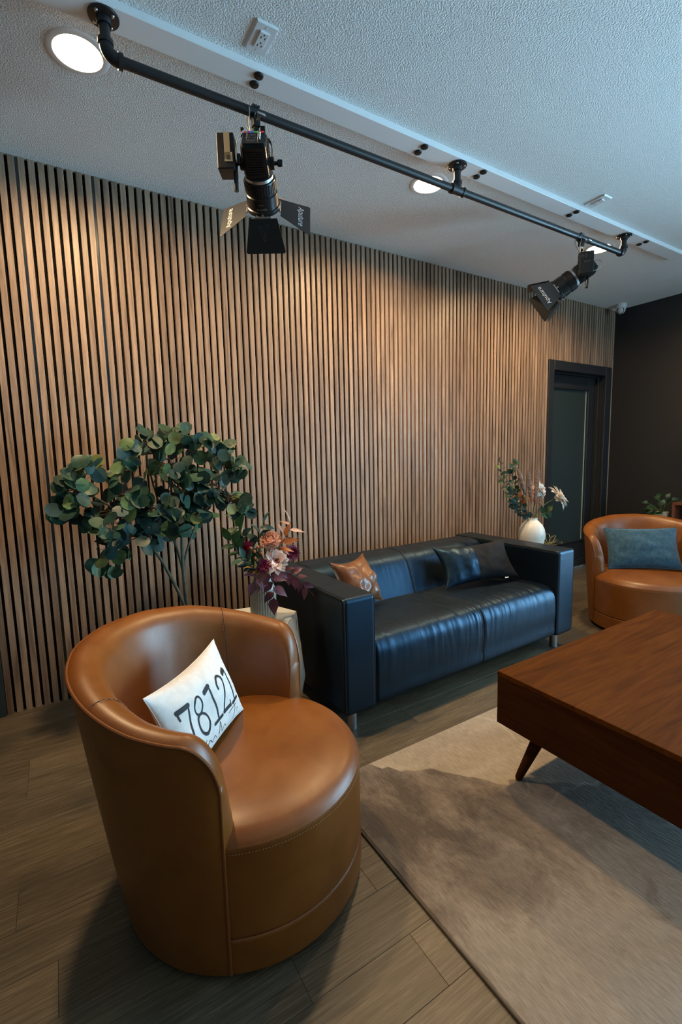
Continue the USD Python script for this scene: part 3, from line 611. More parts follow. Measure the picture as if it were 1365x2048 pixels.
# ================================================================== RUG
mat('rug_print', {
    'g': ('geometry', {}), 'xyz': ('separate_xyz', {}),
    # ridge line between the pale upper field and the brown one
    'rn': ('noise_texture', dict(dimensions='3D', scale=5.0, detail=3.0, roughness=0.5)), 'rm': ('mapping', dict(scale=(1.0, 0.0, 0.0), location=(0.35, 0, 0))),
    'ra': ('math', dict(math_type='multiply_add', value2=0.34, value3=-0.17)),
    'rs': ('math', dict(math_type='multiply_add', value2=0.87)), 'yy': ('math', dict(math_type='add')), 'ys': ('math', dict(math_type='add')),
    'st': ('map_range', dict(from_min=-0.503, from_max=-0.494, to_min=0.0, to_max=1.0, clamp=True)),
    # pale field: soft facets
    'vo': ('voronoi_texture', dict(scale=3.1, feature='f1')), 'pm': ('mapping', dict(scale=(1.0, 1.7, 1.0))),
    'cl': ('noise_texture', dict(scale=4.5, detail=6.0, roughness=0.62, distortion=0.6)),
    'pale': ('rgb_ramp', dict(ramp=[(0.25, (0.2400, 0.1960, 0.1400)), (0.55, (0.3360, 0.2840, 0.2120)), (0.8, (0.4000, 0.3440, 0.2680))])),
    # brown field: blotches, streaks along y, fading pale towards the camera
    'bm': ('mapping', dict(scale=(5.5, 4.0, 1.0))), 'bn': ('noise_texture', dict(scale=1.0, detail=7.0, roughness=0.70, distortion=0.4)),
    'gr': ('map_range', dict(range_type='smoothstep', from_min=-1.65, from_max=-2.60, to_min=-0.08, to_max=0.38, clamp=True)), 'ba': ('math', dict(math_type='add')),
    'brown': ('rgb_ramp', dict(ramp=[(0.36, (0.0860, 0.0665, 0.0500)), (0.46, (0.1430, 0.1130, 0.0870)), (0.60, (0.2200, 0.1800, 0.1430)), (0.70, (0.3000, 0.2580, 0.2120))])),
    'fm': ('mapping', dict(scale=(150.0, 26.0, 1.0))), 'fn': ('noise_texture', dict(scale=1.0, detail=3.0, roughness=0.6)), 'fr': ('map_range', dict(from_min=0.3, from_max=0.7, to_min=0.80, to_max=1.16, clamp=True)),
    # faint pale crack lines
    'vc': ('voronoi_texture', dict(scale=1.9, feature='distance_to_edge')), 'cn': ('noise_texture', dict(scale=3.0, detail=3.0)), 'cm': ('vector_math', dict(math_type='multiply_add', vector2=(0.25, 0.25, 0.25))),
    'cr': ('map_range', dict(from_min=0.0, from_max=0.012, to_min=0.45, to_max=0.0, clamp=True)),
    'cx': ('map_range', dict(from_min=1.35, from_max=1.7, to_min=0.0, to_max=1.0, clamp=True)), 'cc': ('math', dict(math_type='multiply')),
    'mx': ('mix', dict(mix_type='mix')), 'mc': ('mix', dict(mix_type='mix', color2=(0.50, 0.46, 0.40))), 'sc': ('vector_math', dict(math_type='scale')),
    'bu': ('bump', dict(strength=0.5, distance=0.004)), 'p': ('principled_bsdf', dict(roughness=0.85, specular_ior_level=0.15, sheen_weight=0.25, sheen_roughness=0.5)),
}, [('g.position', 'xyz.vector'), ('g.position', 'rm.vector'), ('rm.vector', 'rn.vector'), ('rn.fac', 'ra.value1'), ('xyz.x', 'rs.value1'), ('xyz.y', 'rs.value3'), ('rs.value', 'yy.value1'), ('ra.value', 'yy.value2'),
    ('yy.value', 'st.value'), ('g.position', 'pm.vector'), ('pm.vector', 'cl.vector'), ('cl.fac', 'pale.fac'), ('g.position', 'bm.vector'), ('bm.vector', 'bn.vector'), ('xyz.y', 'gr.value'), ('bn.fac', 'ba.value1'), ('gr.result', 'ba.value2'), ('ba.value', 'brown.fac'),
    ('st.result', 'mx.fac'), ('brown.color', 'mx.color1'), ('pale.color', 'mx.color2'), ('g.position', 'fm.vector'), ('fm.vector', 'fn.vector'), ('fn.fac', 'fr.value'),
    ('g.position', 'cn.vector'), ('cn.color', 'cm.vector1'), ('g.position', 'cm.vector3'), ('cm.vector', 'vc.vector'), ('vc.distance', 'cr.value'), ('xyz.x', 'cx.value'), ('cr.result', 'cc.value1'), ('cx.result', 'cc.value2'),
    ('cc.value', 'mc.fac'), ('mx.color', 'mc.color1'), ('mc.color', 'sc.vector1'), ('fr.result', 'sc.scale'), ('sc.vector', 'p.base_color'), ('fn.fac', 'bu.height'), ('bu.normal', 'p.normal')])
plain('rug_edge', (0.11, 0.085, 0.062), 0.9)
RX0, RX1, RY0, RY1, RT = 0.787, 3.14, -3.75, -1.349, 0.011
rug = thing('area_rug', 'large abstract beige and brown low-pile rug under the coffee table', 'rug', loc=((RX0 + RX1) / 2, (RY0 + RY1) / 2, 0))
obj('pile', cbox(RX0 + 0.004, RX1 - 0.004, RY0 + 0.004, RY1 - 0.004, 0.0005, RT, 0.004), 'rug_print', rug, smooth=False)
obj('binding', cat_(cbox(RX0, RX0 + 0.005, RY0, RY1, 0.0005, RT - 0.002, 0.002), cbox(RX1 - 0.005, RX1, RY0, RY1, 0.0005, RT - 0.002, 0.002), cbox(RX0, RX1, RY0, RY0 + 0.005, 0.0005, RT - 0.002, 0.002), cbox(RX0, RX1, RY1 - 0.005, RY1, 0.0005, RT - 0.002, 0.002)), 'rug_edge', rug, smooth=False)

# ================================================================== BARREL CHAIRS
PHI_E = math.radians(103.5)
def chair_rim(phi):
    """Rim radius, rim height and pad thickness at an angle from the back's middle."""
    a = abs(phi); u = min(1.0, a / PHI_E); dg = math.degrees(a)
    R = 0.360 + 0.105 * max(0.0, math.cos(u * PI / 2)) ** 0.6
    z = np.interp(dg, [0, 20, 43, 60, 75, 90, 104], [0.755, 0.750, 0.727, 0.698, 0.670, 0.649, 0.636])
    if dg > 91: z -= 0.14 * (1 - math.sqrt(max(0.0, 1 - ((dg - 91) / 12.55) ** 2)))
    t = np.interp(dg, [0, 60, 104], [0.105, 0.098, 0.070])
    return R, z, t
def chair_out(R, z): return 0.358 + (R - 0.358) * max(0.0, (z - 0.02) / 0.735) ** 0.85
def build_chair(name, label, loc, heading):
    """Chair frame: x faces the open front; back middle at -x."""
    c = thing(name, label, 'armchair', 'tan leather barrel chairs', loc=loc, rot=rotz(heading))
    q_ = np.linspace(-1, 1, 141); phis = PHI_E * np.sign(q_) * (1 - (1 - abs(q_)) ** 1.35); N = 141
    pos = lambda phi, r, z: np.array([-r * math.cos(phi), -r * math.sin(phi), z])
    outer, pad, rim = [], [], []
    for ph in phis:
        R, zt, t = chair_rim(ph)
        outer.append([pos(ph, chair_out(R, z), z) for z in np.linspace(0.026, zt, 26)])
        Rt = chair_out(R, zt); rim.append(pos(ph, Rt + 0.001, zt + 0.001))
        row = [(Rt, zt), (Rt - 0.006, zt + 0.007), (Rt - 0.020, zt + 0.013), (Rt - t * 0.40, zt + 0.014), (Rt - t * 0.62, zt + 0.006), (Rt - t * 0.80, zt - 0.010), (Rt - t * 0.93, zt - 0.034), (Rt - t, zt - 0.066)]
        zi = np.linspace(zt - 0.066, 0.33, 10)[1:]
        r0, r1 = Rt - t, chair_out(R, 0.36) - t - 0.016
        row += [(r0 + (r1 - r0) * ((zt - 0.066 - z) / (zt - 0.066 - 0.33)) ** 0.8, z) for z in zi]
        pad.append([pos(ph, r, z) for r, z in row])
    pad = np.array(pad)
    # soft front faces of the two arms: the pad turns round to the outer seam
    def end_cols(i, sgn):
        ph = phis[i]; R, zt, t = chair_rim(ph); m = pad.shape[1]
        zs = np.concatenate([np.full(1, zt), zt - (zt - 0.335) * np.linspace(0.02, 1, m - 1)])
        edge = np.array([pos(ph, chair_out(R, z), z) for z in zs]); tang = np.array([math.sin(ph), -math.cos(ph), 0]) * sgn
        cols = []
        K = 9
        for k in range(1, K + 1):
            s = k / K
            w = np.sin(s * PI) * 0.017 * np.minimum(1.0, np.linspace(0.05, 1.7, m))[:, None]
            cols.append(pad[i] + (edge - pad[i]) * s + tang * w)
        return np.array(cols)
    a = end_cols(0, -1)[::-1]; b = end_cols(N - 1, 1)
    full = np.vstack([a, pad, b])
    obj('outer_shell', grid(np.array(outer)[::-1]), 'tan_leather', c, smooth=True, local=True)
    obj('back_pad', grid(full), 'tan_leather', c, smooth=60, local=True)
    # piping along rim and down the two front seams
    ends = []
    for ph in (phis[0], phis[-1]):
        R, zt, t = chair_rim(ph); ends.append([pos(ph, chair_out(R, z) + 0.0015, z) for z in np.linspace(0.03, zt, 24)])
    path = np.vstack([ends[0], rim[1:-1], ends[1][::-1]])
    obj('piping', tube(path, 0.0046, 8), 'tan_piping', c, local=True)
    # stitched seams across the pad
    for ph in (math.radians(58), math.radians(-58)):
        i = int(np.argmin(abs(phis - ph))); q = pad[i]; nrm = np.array([math.cos(phis[i]), math.sin(phis[i]), 0.0])
        line = smooth_path(q[1:16], 70)
        d = np.gradient(line, axis=0); side = unit(np.cross(nrm, (0, 0, 1))); nn = np.cross(side, d); nn /= np.linalg.norm(nn, axis=1, keepdims=True)
        nn *= np.sign((nn @ (nrm + np.array([0, 0, 0.8]))))[:, None]
        obj('seam', tube(line + nn * 0.0002, 0.0011, 5), 'stem_brown', c, local=True)
        obj('stitching', cat_(*[tube(line[k:k + 2] + nn[k:k + 2] * 0.0008 + side * 0.004, 0.0007, 4) for k in range(0, 68, 2)]), 'tan_thread', c, local=True, smooth=False, kind='stuff')
    # seat: crowned cushion, drum side, plinth band
    seat = [(0.348, 0.1200), (0.3535, 0.1212), (0.3564, 0.1240), (0.3572, 0.130), (0.3575, 0.24), (0.3570, 0.352), (0.3555, 0.3600), (0.3535, 0.3635), (0.3520, 0.3645), (0.3490, 0.3700), (0.338, 0.3835), (0.320, 0.394), (0.28, 0.405), (0.22, 0.412), (0.12, 0.4165), (0.0, 0.418)]
    obj('seat', lathe(seat, 120), 'tan_leather', c, smooth=50, local=True)
    st = [np.array([0.3585 * math.cos(a), 0.3585 * math.sin(a), 0.350]) for a in np.linspace(-1.33, 1.33, 240)]
    obj('stitching', cat_(*[tube([st[k], st[k + 1]], 0.0008, 4) for k in range(0, 239, 2)]), 'tan_thread', c, local=True, smooth=False, kind='stuff')
    obj('plinth_band', lathe([(0.348, 0.022), (0.3555, 0.024), (0.3572, 0.030), (0.3572, 0.1100), (0.3562, 0.1150), (0.3535, 0.1182), (0.348, 0.1195)], 120), 'tan_leather', c, smooth=50, local=True)
    obj('swivel_base', lathe([(0.0, 0.0), (0.31, 0.0), (0.325, 0.004), (0.325, 0.022), (0.0, 0.024)], 72), 'cap_black', c, local=True)
    return c
build_chair('barrel_chair', 'tan leather barrel chair in the foreground, holding the white pillow with numbers', (0.432, -1.515, 0), math.radians(-41.5))
build_chair('barrel_chair', 'tan leather barrel chair at the right edge, holding the blue pillow', (3.569, -1.202, 0), math.radians(-141.5))

# ================================================================== PILLOWS
def pillow_map(u, v, w, h, t, pin, side, seed, wr):
    """u, v in [-1, 1]; front side = +1."""
    x = w / 2 * u * (1 - pin * (1 - v * v) * u * u); y = h / 2 * v * (1 - pin * (1 - u * u) * v * v * (w / h) ** 0.5)
    e = np.maximum(0, (1 - u ** 2) * (1 - v ** 2))
    z = t / 2 * e ** 0.52
    n = fbm(np.stack([x * 11 + seed, y * 11, np.full_like(x, side * 3.0 + seed)], -1), 3, 5) - 0.5
    fold = fbm(np.stack([np.arctan2(v, u) * 2.6 + seed, np.hypot(u, v) * 1.0, np.full_like(x, side * 1.0)], -1), 3, 9) - 0.5
    z = z * (1 + wr * 1.2 * n) + wr * 0.09 * fold * np.minimum(1, e * 3) * (u * u + v * v) * t
    return np.stack([x, y, side * z], -1)
def pillow_mesh(w, h, t, pin, side, seed=0.0, wr=0.5, n=(64, 44)):
    s = np.sin(np.linspace(-PI / 2, PI / 2, n[0])); q = np.sin(np.linspace(-PI / 2, PI / 2, n[1]))
    U, V = np.meshgrid(s, q, indexing='ij'); g = grid(pillow_map(U, V, w, h, t, pin, side, seed, wr))
    if side < 0: g.invert()
    return g
def pillow_edge(w, h, t, pin, r, seed=0.0):
    s = np.linspace(-1, 1, 40); o = np.ones(40)
    loop = np.vstack([pillow_map(s, -o, w, h, t, pin, 1, seed, 0)[:-1], pillow_map(o, s, w, h, t, pin, 1, seed, 0)[:-1], pillow_map(-s, o, w, h, t, pin, 1, seed, 0)[:-1], pillow_map(-o, -s, w, h, t, pin, 1, seed, 0)[:-1]])
    return tube(loop, r, 8, closed=True)
def corner_frame(TL, TR, BR):
    TL, TR, BR = map(lambda p: np.array(p, float), (TL, TR, BR))
    x = unit(TR - TL); y = TR - BR; y = unit(y - (y @ x) * x); z = np.cross(x, y)
    return np.stack([x, y, z], 1), (TL + BR) / 2, np.linalg.norm(TR - TL), np.linalg.norm(TR - BR)

# white pillow with numbers
R, O, W_, H_ = corner_frame((0.142, -1.603, 0.668), (0.417, -1.287, 0.658), (0.489, -1.345, 0.425))
H_ = 0.265; PIN, TT, SD = 0.10, 0.115, 2.0
pil = thing('number_pillow', 'white linen lumbar pillow printed with black numbers, leaning in the foreground chair', 'pillow', loc=O, rot=R)
obj('front_cover', pillow_mesh(W_, H_, TT, PIN, 1, SD, 0.45), 'white_linen', pil, smooth=True, local=True)
obj('back_cover', pillow_mesh(W_, H_, TT * 0.9, PIN, -1, SD, 0.45), 'white_linen', pil, smooth=True, local=True)
obj('edge_seam', pillow_edge(W_, H_, TT, PIN, 0.0016, SD), 'white_linen', pil, local=True)
def stroke(pts, w0, w1=None, n=24):
    w1 = w0 if w1 is None else w1
    p = smooth_path([(x, y, 0) for x, y in pts], n)[:, :2] if len(pts) > 2 else np.linspace(pts[0], pts[1], n)
    return unary_union([sg.LineString(p[k:k + 2]).buffer((w0 + (w1 - w0) * (k / max(1, n - 2)) ** 1.0) / 2, 4) for k in range(n - 1)])
def digit(ch):
    """Old typewriter digits in a cell one high."""
    if ch == '7': return unary_union([stroke([(0.06, 0.95), (0.56, 0.95)], 0.13), stroke([(0.06, 0.98), (0.05, 0.76)], 0.06), stroke([(0.56, 0.95), (0.42, 0.62), (0.33, 0.30), (0.32, 0.0)], 0.06, 0.085)])
    if ch == '8':
        a = [(0.30 + 0.20 * math.cos(t), 0.745 + 0.225 * math.sin(t)) for t in np.linspace(0, 2 * PI, 30)]; b = [(0.30 + 0.26 * math.cos(t), 0.26 + 0.262 * math.sin(t)) for t in np.linspace(0, 2 * PI, 34)]
        return unary_union([sg.LineString(a).buffer(0.030), sg.LineString(b).buffer(0.036), stroke([(0.16, 0.04), (0.30, -0.01), (0.44, 0.04)], 0.09)])
    if ch == '1': return unary_union([stroke([(0.34, 0.98), (0.35, 0.02)], 0.055, 0.075), stroke([(0.06, 0.90), (0.33, 0.97)], 0.14), stroke([(0.05, 0.01), (0.62, 0.02)], 0.085)])
    return unary_union([stroke([(0.09, 0.70), (0.07, 0.84), (0.18, 0.96), (0.33, 0.99), (0.48, 0.90), (0.50, 0.72), (0.38, 0.48), (0.16, 0.20), (0.06, 0.04)], 0.085, 0.06, 50), stroke([(0.06, 0.04), (0.58, 0.04)], 0.10), stroke([(0.57, 0.0), (0.59, 0.16)], 0.05)])
def print_on(poly, w, h, t, pin, seed, wr, lift=0.0009):
    """Ink laid on a pillow's front: a flat figure in metres, made fine enough to follow the cloth."""
    out = []
    for g in getattr(poly, 'geoms', [poly]):
        v, f = trimesh.creation.triangulate_polygon(g, engine='earcut')
        v, f = trimesh.remesh.subdivide_to_size(np.column_stack([v, np.zeros(len(v))]), f, 0.007)[:2]
        u, q = np.clip(v[:, 0] / (w / 2), -1, 1), np.clip(v[:, 1] / (h / 2), -1, 1)
        P = pillow_map(u, q, w, h, t, pin, 1, seed, wr); P[:, 2] += lift
        m = trimesh.Trimesh(P, f, process=False)
        if m.face_normals[:, 2].sum() < 0: m.invert()
        out.append(m)
    return cat_(*out)
from shapely import affinity
dh, x = 0.113, -0.172
for ch in '78121':
    g = affinity.translate(affinity.scale(digit(ch), dh * 0.80, dh, origin=(0, 0)), x, -0.057)
    obj('printed_number', print_on(g, W_, H_, TT, PIN, SD, 0.45), 'ink', pil, smooth=True, local=True, label='black printed number %s' % ch)
    x += 0.0625
scr = [[(-0.14, -0.090), (-0.125, -0.070), (-0.115, -0.102), (-0.095, -0.072)], [(-0.09, -0.098), (-0.078, -0.084), (-0.066, -0.098), (-0.055, -0.086), (-0.045, -0.098)], [(-0.03, -0.098), (-0.012, -0.066), (-0.008, -0.100), (0.008, -0.088), (0.02, -0.099)],
       [(0.05, -0.072), (0.085, -0.066), (0.115, -0.070)], [(0.092, -0.064), (0.080, -0.085), (0.066, -0.104)], [(0.105, -0.098), (0.118, -0.086), (0.130, -0.098)]]
obj('printed_script', print_on(unary_union([stroke(s_, 0.0022, 0.0013) for s_ in scr]), W_, H_, TT, PIN, SD, 0.45), 'ink', pil, smooth=True, local=True, label='thin black handwritten script')

# blue pillow
R, O, W2, H2 = corner_frame((3.520, -0.905, 0.688), (3.816, -1.262, 0.704), (3.703, -1.372, 0.430))
p2 = thing('blue_pillow', 'blue chenille lumbar pillow with piped edge on the right-hand armchair', 'pillow', loc=O, rot=R)
obj('front_cover', pillow_mesh(W2, H2, 0.13, 0.06, 1, 5.0, 0.5), 'blue_chenille', p2, smooth=True, local=True)
obj('back_cover', pillow_mesh(W2, H2, 0.11, 0.06, -1, 5.0, 0.5), 'blue_chenille', p2, smooth=True, local=True)
obj('piping', pillow_edge(W2, H2, 0.13, 0.06, 0.0050, 5.0), 'blue_piping', p2, local=True)

# ================================================================== SOFA
SO = np.array([1.03, -1.152, 0.0]); SR = rotz(math.radians(1.3))
SW, SDP, AW, AH, SZ0 = 1.79, 0.88, 0.176, 0.655, 0.100
so = thing('sofa', 'black leather two-seat sofa with square arms on steel legs against the slat wall', 'sofa', loc=SO, rot=SR)
for a in (0.0, SW - AW):
    arm = rbox(a, a + AW, 0, SDP, SZ0, AH, 0.022, 3)
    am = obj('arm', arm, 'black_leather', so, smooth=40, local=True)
    for xx in (a + 0.0058, a + AW - 0.0058):
        sp = np.array([(xx, 0.0058, z) for z in np.linspace(SZ0 + 0.02, AH - 0.024, 12)] + [(xx, 0.0240 - 0.0182 * math.cos(q), AH - 0.024 + 0.0182 * math.sin(q)) for q in np.linspace(0.1, PI / 2, 8)] + [(xx, y, AH - 0.0058) for y in np.linspace(0.04, SDP - 0.03, 16)])
        usdkit.mesh(stage, numbered(str(am.prim.GetPath()) + '/piping'), tube(sp, 0.0032, 6), M['black_piping'], smooth=40)
def wrinkled(prof, x0, x1, nx, amp, seed, cuts):
    """A leather skin: profile (y, z) swept along x, wrinkled across; gathered at the seams in cuts."""
    p = smooth_path([(0, y, z) for y, z in prof], 70)[:, 1:]
    d = np.gradient(p, axis=0); nrm = np.stack([-d[:, 1], d[:, 0]], 1); nrm /= np.linalg.norm(nrm, axis=1, keepdims=True)
    s = np.linspace(0, 1, len(p)); X = np.linspace(x0, x1, nx)
    XX, S = np.meshgrid(X, s, indexing='ij')
    near = np.zeros_like(XX)
    for c in cuts: near = np.maximum(near, np.exp(-((XX - c) / 0.20) ** 2))
    w = fbm(np.stack([XX * 34 + 2.2 * fbm(np.stack([XX * 5, S * 3, 0 * S], -1), 2, seed + 3), S * 2.6, np.full_like(XX, seed * 1.7)], -1), 3, seed) - 0.5
    w2 = fbm(np.stack([XX * 6, S * 5, np.full_like(XX, seed * 3.1)], -1), 3, seed + 7) - 0.5
    env = np.sin(np.clip(S, 0, 1) * PI) ** 0.7
    crest = np.exp(-((S - 0.42) / 0.22) ** 2)
    dsp = amp * (w * (0.35 + 0.9 * near) * (0.30 + crest) + 0.8 * w2) * env
    for c in cuts: dsp -= 0.004 * np.exp(-((XX - c) / 0.005) ** 2)
    ends = np.minimum(1, np.minimum(XX - x0, x1 - XX) / 0.02); dsp = dsp - 0.014 * (1 - np.clip(ends, 0, 1)) ** 2
    P = np.stack([XX, p[None, :, 0] + nrm[None, :, 0] * dsp, p[None, :, 1] + nrm[None, :, 1] * dsp], -1)
    return P
sx0, sx1 = AW + 0.002, SW - AW - 0.002
seat_prof = [(0.030, 0.102), (0.012, 0.115), (0.006, 0.17), (0.003, 0.25), (0.004, 0.32), (0.012, 0.375), (0.040, 0.415), (0.085, 0.430), (0.18, 0.430), (0.32, 0.424), (0.46, 0.412), (0.58, 0.405)]
P = wrinkled([(y, z) for y, z in seat_prof], sx0, sx1, 460, 0.0130, 3, ((sx0 + sx1) / 2 + 0.03,))
P = P[:, :, :]
g = grid(P)
if g.face_normals[:, 2].sum() < 0: g.invert()
# side faces of the seat block
side = sg.Polygon([(y, z) for y, z in P[0][:, 1:]] + [(0.58, 0.102)])
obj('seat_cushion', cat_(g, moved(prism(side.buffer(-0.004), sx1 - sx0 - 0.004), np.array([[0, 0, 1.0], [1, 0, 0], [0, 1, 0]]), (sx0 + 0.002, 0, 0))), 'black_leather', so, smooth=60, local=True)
back_prof = [(0.505, 0.390), (0.525, 0.44), (0.552, 0.51), (0.575, 0.565), (0.602, 0.612), (0.645, 0.642), (0.70, 0.652), (0.78, 0.650), (0.84, 0.642), (0.862, 0.610), (0.868, 0.55), (0.868, 0.30), (0.868, 0.110)]
P = wrinkled(back_prof, sx0, sx1, 460, 0.0085, 8, ((sx0 + sx1) / 2 - 0.02,))
g = grid(P)
if g.face_normals[:, 2].sum() < 0: g.invert()
side = sg.Polygon([(y, z) for y, z in P[0][:, 1:]] + [(0.505, 0.110)])
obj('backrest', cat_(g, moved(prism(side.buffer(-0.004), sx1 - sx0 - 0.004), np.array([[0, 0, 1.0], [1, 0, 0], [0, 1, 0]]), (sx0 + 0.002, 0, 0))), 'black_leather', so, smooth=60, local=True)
xm = (sx0 + sx1) / 2
obj('seam', cat_(tube(smooth_path([(xm + 0.03 + dx, y - 0.0005, z + 0.0005) for y, z in seat_prof[2:]], 60), 0.0014, 5) if False else tube(smooth_path([(xm + 0.023, y, z) for y, z in seat_prof[2:]], 60), 0.0016, 5), tube(smooth_path([(xm - 0.013, y, z) for y, z in back_prof[:9]], 60), 0.0016, 5)), 'brown_stitch', so, local=True)
obj('bottom_panel', box(0.03, SW - 0.03, 0.03, SDP - 0.03, SZ0 + 0.004, SZ0 + 0.03), 'black_cloth', so, smooth=False, local=True)
for lx in (0.068, SW - 0.110):
    for ly in (0.062, SDP - 0.07):
        obj('leg', cat_(lathe([(0.0, 0.0), (0.022, 0.0), (0.0245, 0.002), (0.0245, SZ0 + 0.01), (0.0, SZ0 + 0.01)], 32, (lx, ly))), 'brushed_steel', so, local=True, label='round steel leg')

# cushions on the sofa
R, O, W3, H3 = corner_frame((1.236, -0.690, 0.690), (1.520, -0.560, 0.678), (1.566, -0.680, 0.44))
W3, H3 = 0.345, 0.30
b = thing('hide_cushion', 'brown hide cushion with cream back tucked in the left corner of the black sofa', 'cushion', loc=O + R[:, 2] * 0.012 + np.array([0.0, 0, 0.0]), rot=R)
obj('front_cover', pillow_mesh(W3, H3, 0.13, 0.20, 1, 1.0, 0.9), 'brown_hide', b, smooth=True, local=True)
obj('back_cover', pillow_mesh(W3, H3, 0.11, 0.16, -1, 1.0, 0.6), 'cream_cloth', b, smooth=True, local=True, label='cream cloth back')
obj('edge_seam', pillow_edge(W3, H3, 0.13, 0.20, 0.0035, 1.0), 'brown_hide', b, local=True)
R, O, W4, H4 = corner_frame((2.050, -0.600, 0.675), (2.610, -0.715, 0.690), (2.590, -0.872, 0.448))
W4 = 0.575
b = thing('black_cushion', 'long black cushion, half shiny leather and half matte cloth, on the sofa', 'cushion', loc=O, rot=R)
def half(side, u0, u1, t, seed):
    s = u0 + (u1 - u0) * (np.sin(np.linspace(-PI / 2, PI / 2, 48)) + 1) / 2; q = np.sin(np.linspace(-PI / 2, PI / 2, 44))
    U, V = np.meshgrid(s, q, indexing='ij'); g = grid(pillow_map(U, V, W4, H4, t, 0.13, side, seed, 0.4))
    if side < 0: g.invert()
    return g
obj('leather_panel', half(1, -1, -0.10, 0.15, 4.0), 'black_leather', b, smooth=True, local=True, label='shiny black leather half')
obj('cloth_panel', half(1, -0.10, 1, 0.15, 4.0), 'black_cloth', b, smooth=True, local=True, label='matte black cloth half')
obj('back_cover', pillow_mesh(W4, H4, 0.12, 0.13, -1, 4.0, 0.5), 'black_cloth', b, smooth=True, local=True)
vv = np.linspace(-1, 1, 40); obj('seam', tube(pillow_map(np.full(40, -0.10), vv, W4, H4, 0.15, 0.13, 1, 4.0, 0.4) + [0, 0, 0.0006], 0.0016, 5), 'black_piping', b, local=True)
obj('care_tag', cbox(W4 * 0.26, W4 * 0.31, -H4 / 2 * 0.98, -H4 / 2 * 0.92, 0.030, 0.032, 0.0005), 'print_white', b, smooth=False, local=True, label='small white care tag')

# ================================================================== COFFEE TABLE
TX0, TX1, TY0, TY1, TZ0, TZ1 = 1.401, 2.634, -2.56, -1.679, 0.228, 0.440
ct = thing('coffee_table', 'low red-brown wooden coffee table with box body and splayed tapered legs', 'coffee table', loc=((TX0 + TX1) / 2, (TY0 + TY1) / 2, RT))
obj('tabletop', cbox(TX0, TX1, TY0, TY1, TZ1 - 0.020, TZ1, 0.0015), 'table_wood', ct, smooth=False)
e = 0.0012
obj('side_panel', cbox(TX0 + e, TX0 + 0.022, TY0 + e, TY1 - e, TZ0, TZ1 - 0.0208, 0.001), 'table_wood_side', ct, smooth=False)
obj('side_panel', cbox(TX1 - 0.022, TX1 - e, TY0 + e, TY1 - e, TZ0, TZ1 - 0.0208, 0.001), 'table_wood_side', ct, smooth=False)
obj('back_panel', cbox(TX0 + 0.0225, TX1 - 0.0225, TY1 - 0.022, TY1 - e, TZ0, TZ1 - 0.0208, 0.001), 'table_wood', ct, smooth=False)
for a_, b_ in ((TX0 + 0.0225, (TX0 + TX1) / 2 - 0.001), ((TX0 + TX1) / 2 + 0.001, TX1 - 0.0225)):
    dr = obj('drawer_front', cbox(a_ + 0.001, b_ - 0.001, TY0 + e, TY0 + 0.022, TZ0 + 0.002, TZ1 - 0.0225, 0.001), 'table_wood', ct, smooth=False)
obj('bottom_panel', cbox(TX0 + 0.022, TX1 - 0.022, TY0 + 0.022, TY1 - 0.022, TZ0 + 0.001, TZ0 + 0.016, 0.001), 'table_wood', ct, smooth=False)
for sx, cx_ in ((-1, TX0), (1, TX1)):
    for sy, cy_ in ((-1, TY0), (1, TY1)):
        top = np.array([cx_ - sx * 0.105, cy_ - sy * 0.135, TZ0 + 0.001]); foot = np.array([cx_ - sx * 0.042, cy_ - sy * 0.075, RT + 0.004])
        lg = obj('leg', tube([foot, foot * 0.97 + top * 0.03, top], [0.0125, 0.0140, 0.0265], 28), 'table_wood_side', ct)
        usdkit.mesh(stage, numbered(str(lg.prim.GetPath()) + '/glide'), moved(cyl(foot - [0, 0, 0.0035], foot + [0, 0, 0.001], 0.010, 16), ct.inv[:3, :3], ct.inv[:3, 3]), M['cap_black'], smooth=30)

# ================================================================== FACETED SIDE TABLES
def side_table(loc, rot, label):
    t = thing('faceted_side_table', label, 'side table', 'faceted pale side tables', loc=loc)
    r0, r1, H = 0.181, 0.212, 0.55
    A = [rot + k * PI / 3 for k in range(6)]; B = [a + PI / 6 for a in A]
    ring = lambda an, r, z: [np.array([r * math.cos(a), r * math.sin(a), z]) for a in an]
    top, mid, bot = ring(A, r0, H), ring(B, r1, H * 0.50), ring(A, 0.172, 0.0)
    obj('tabletop', prism(sg.Polygon([(p[0], p[1]) for p in top]), 0.004, H - 0.004), 'concrete', t, smooth=False, local=True)
    cen_ = np.array([0, 0, H / 2])
    for k in range(6):
        n = (k + 1) % 6
        for tri in ((top[k], mid[k], top[n]), (mid[k], mid[n], top[n]), (mid[k], bot[n], mid[n]), (mid[k], bot[k], bot[n])):
            tri = np.array(tri); tri[:, 2] = np.clip(tri[:, 2], 0, H - 0.0045)
            m_ = tri.mean(0); q = m_ + (tri - m_) * 0.994
            inner = q + (np.array([0, 0, m_[2]]) - q) * 0.10
            obj('facet', trimesh.convex.convex_hull(np.vstack([q, inner])), 'concrete', t, smooth=False, local=True)
    return t
side_table((0.7515, -0.848, 0), math.radians(-10.0), 'pale faceted hexagonal side table under the ribbed vase, left of the sofa')
side_table((3.085, -0.610, 0), math.radians(15.0), 'pale faceted side table under the round vase, hidden behind the sofa arm')

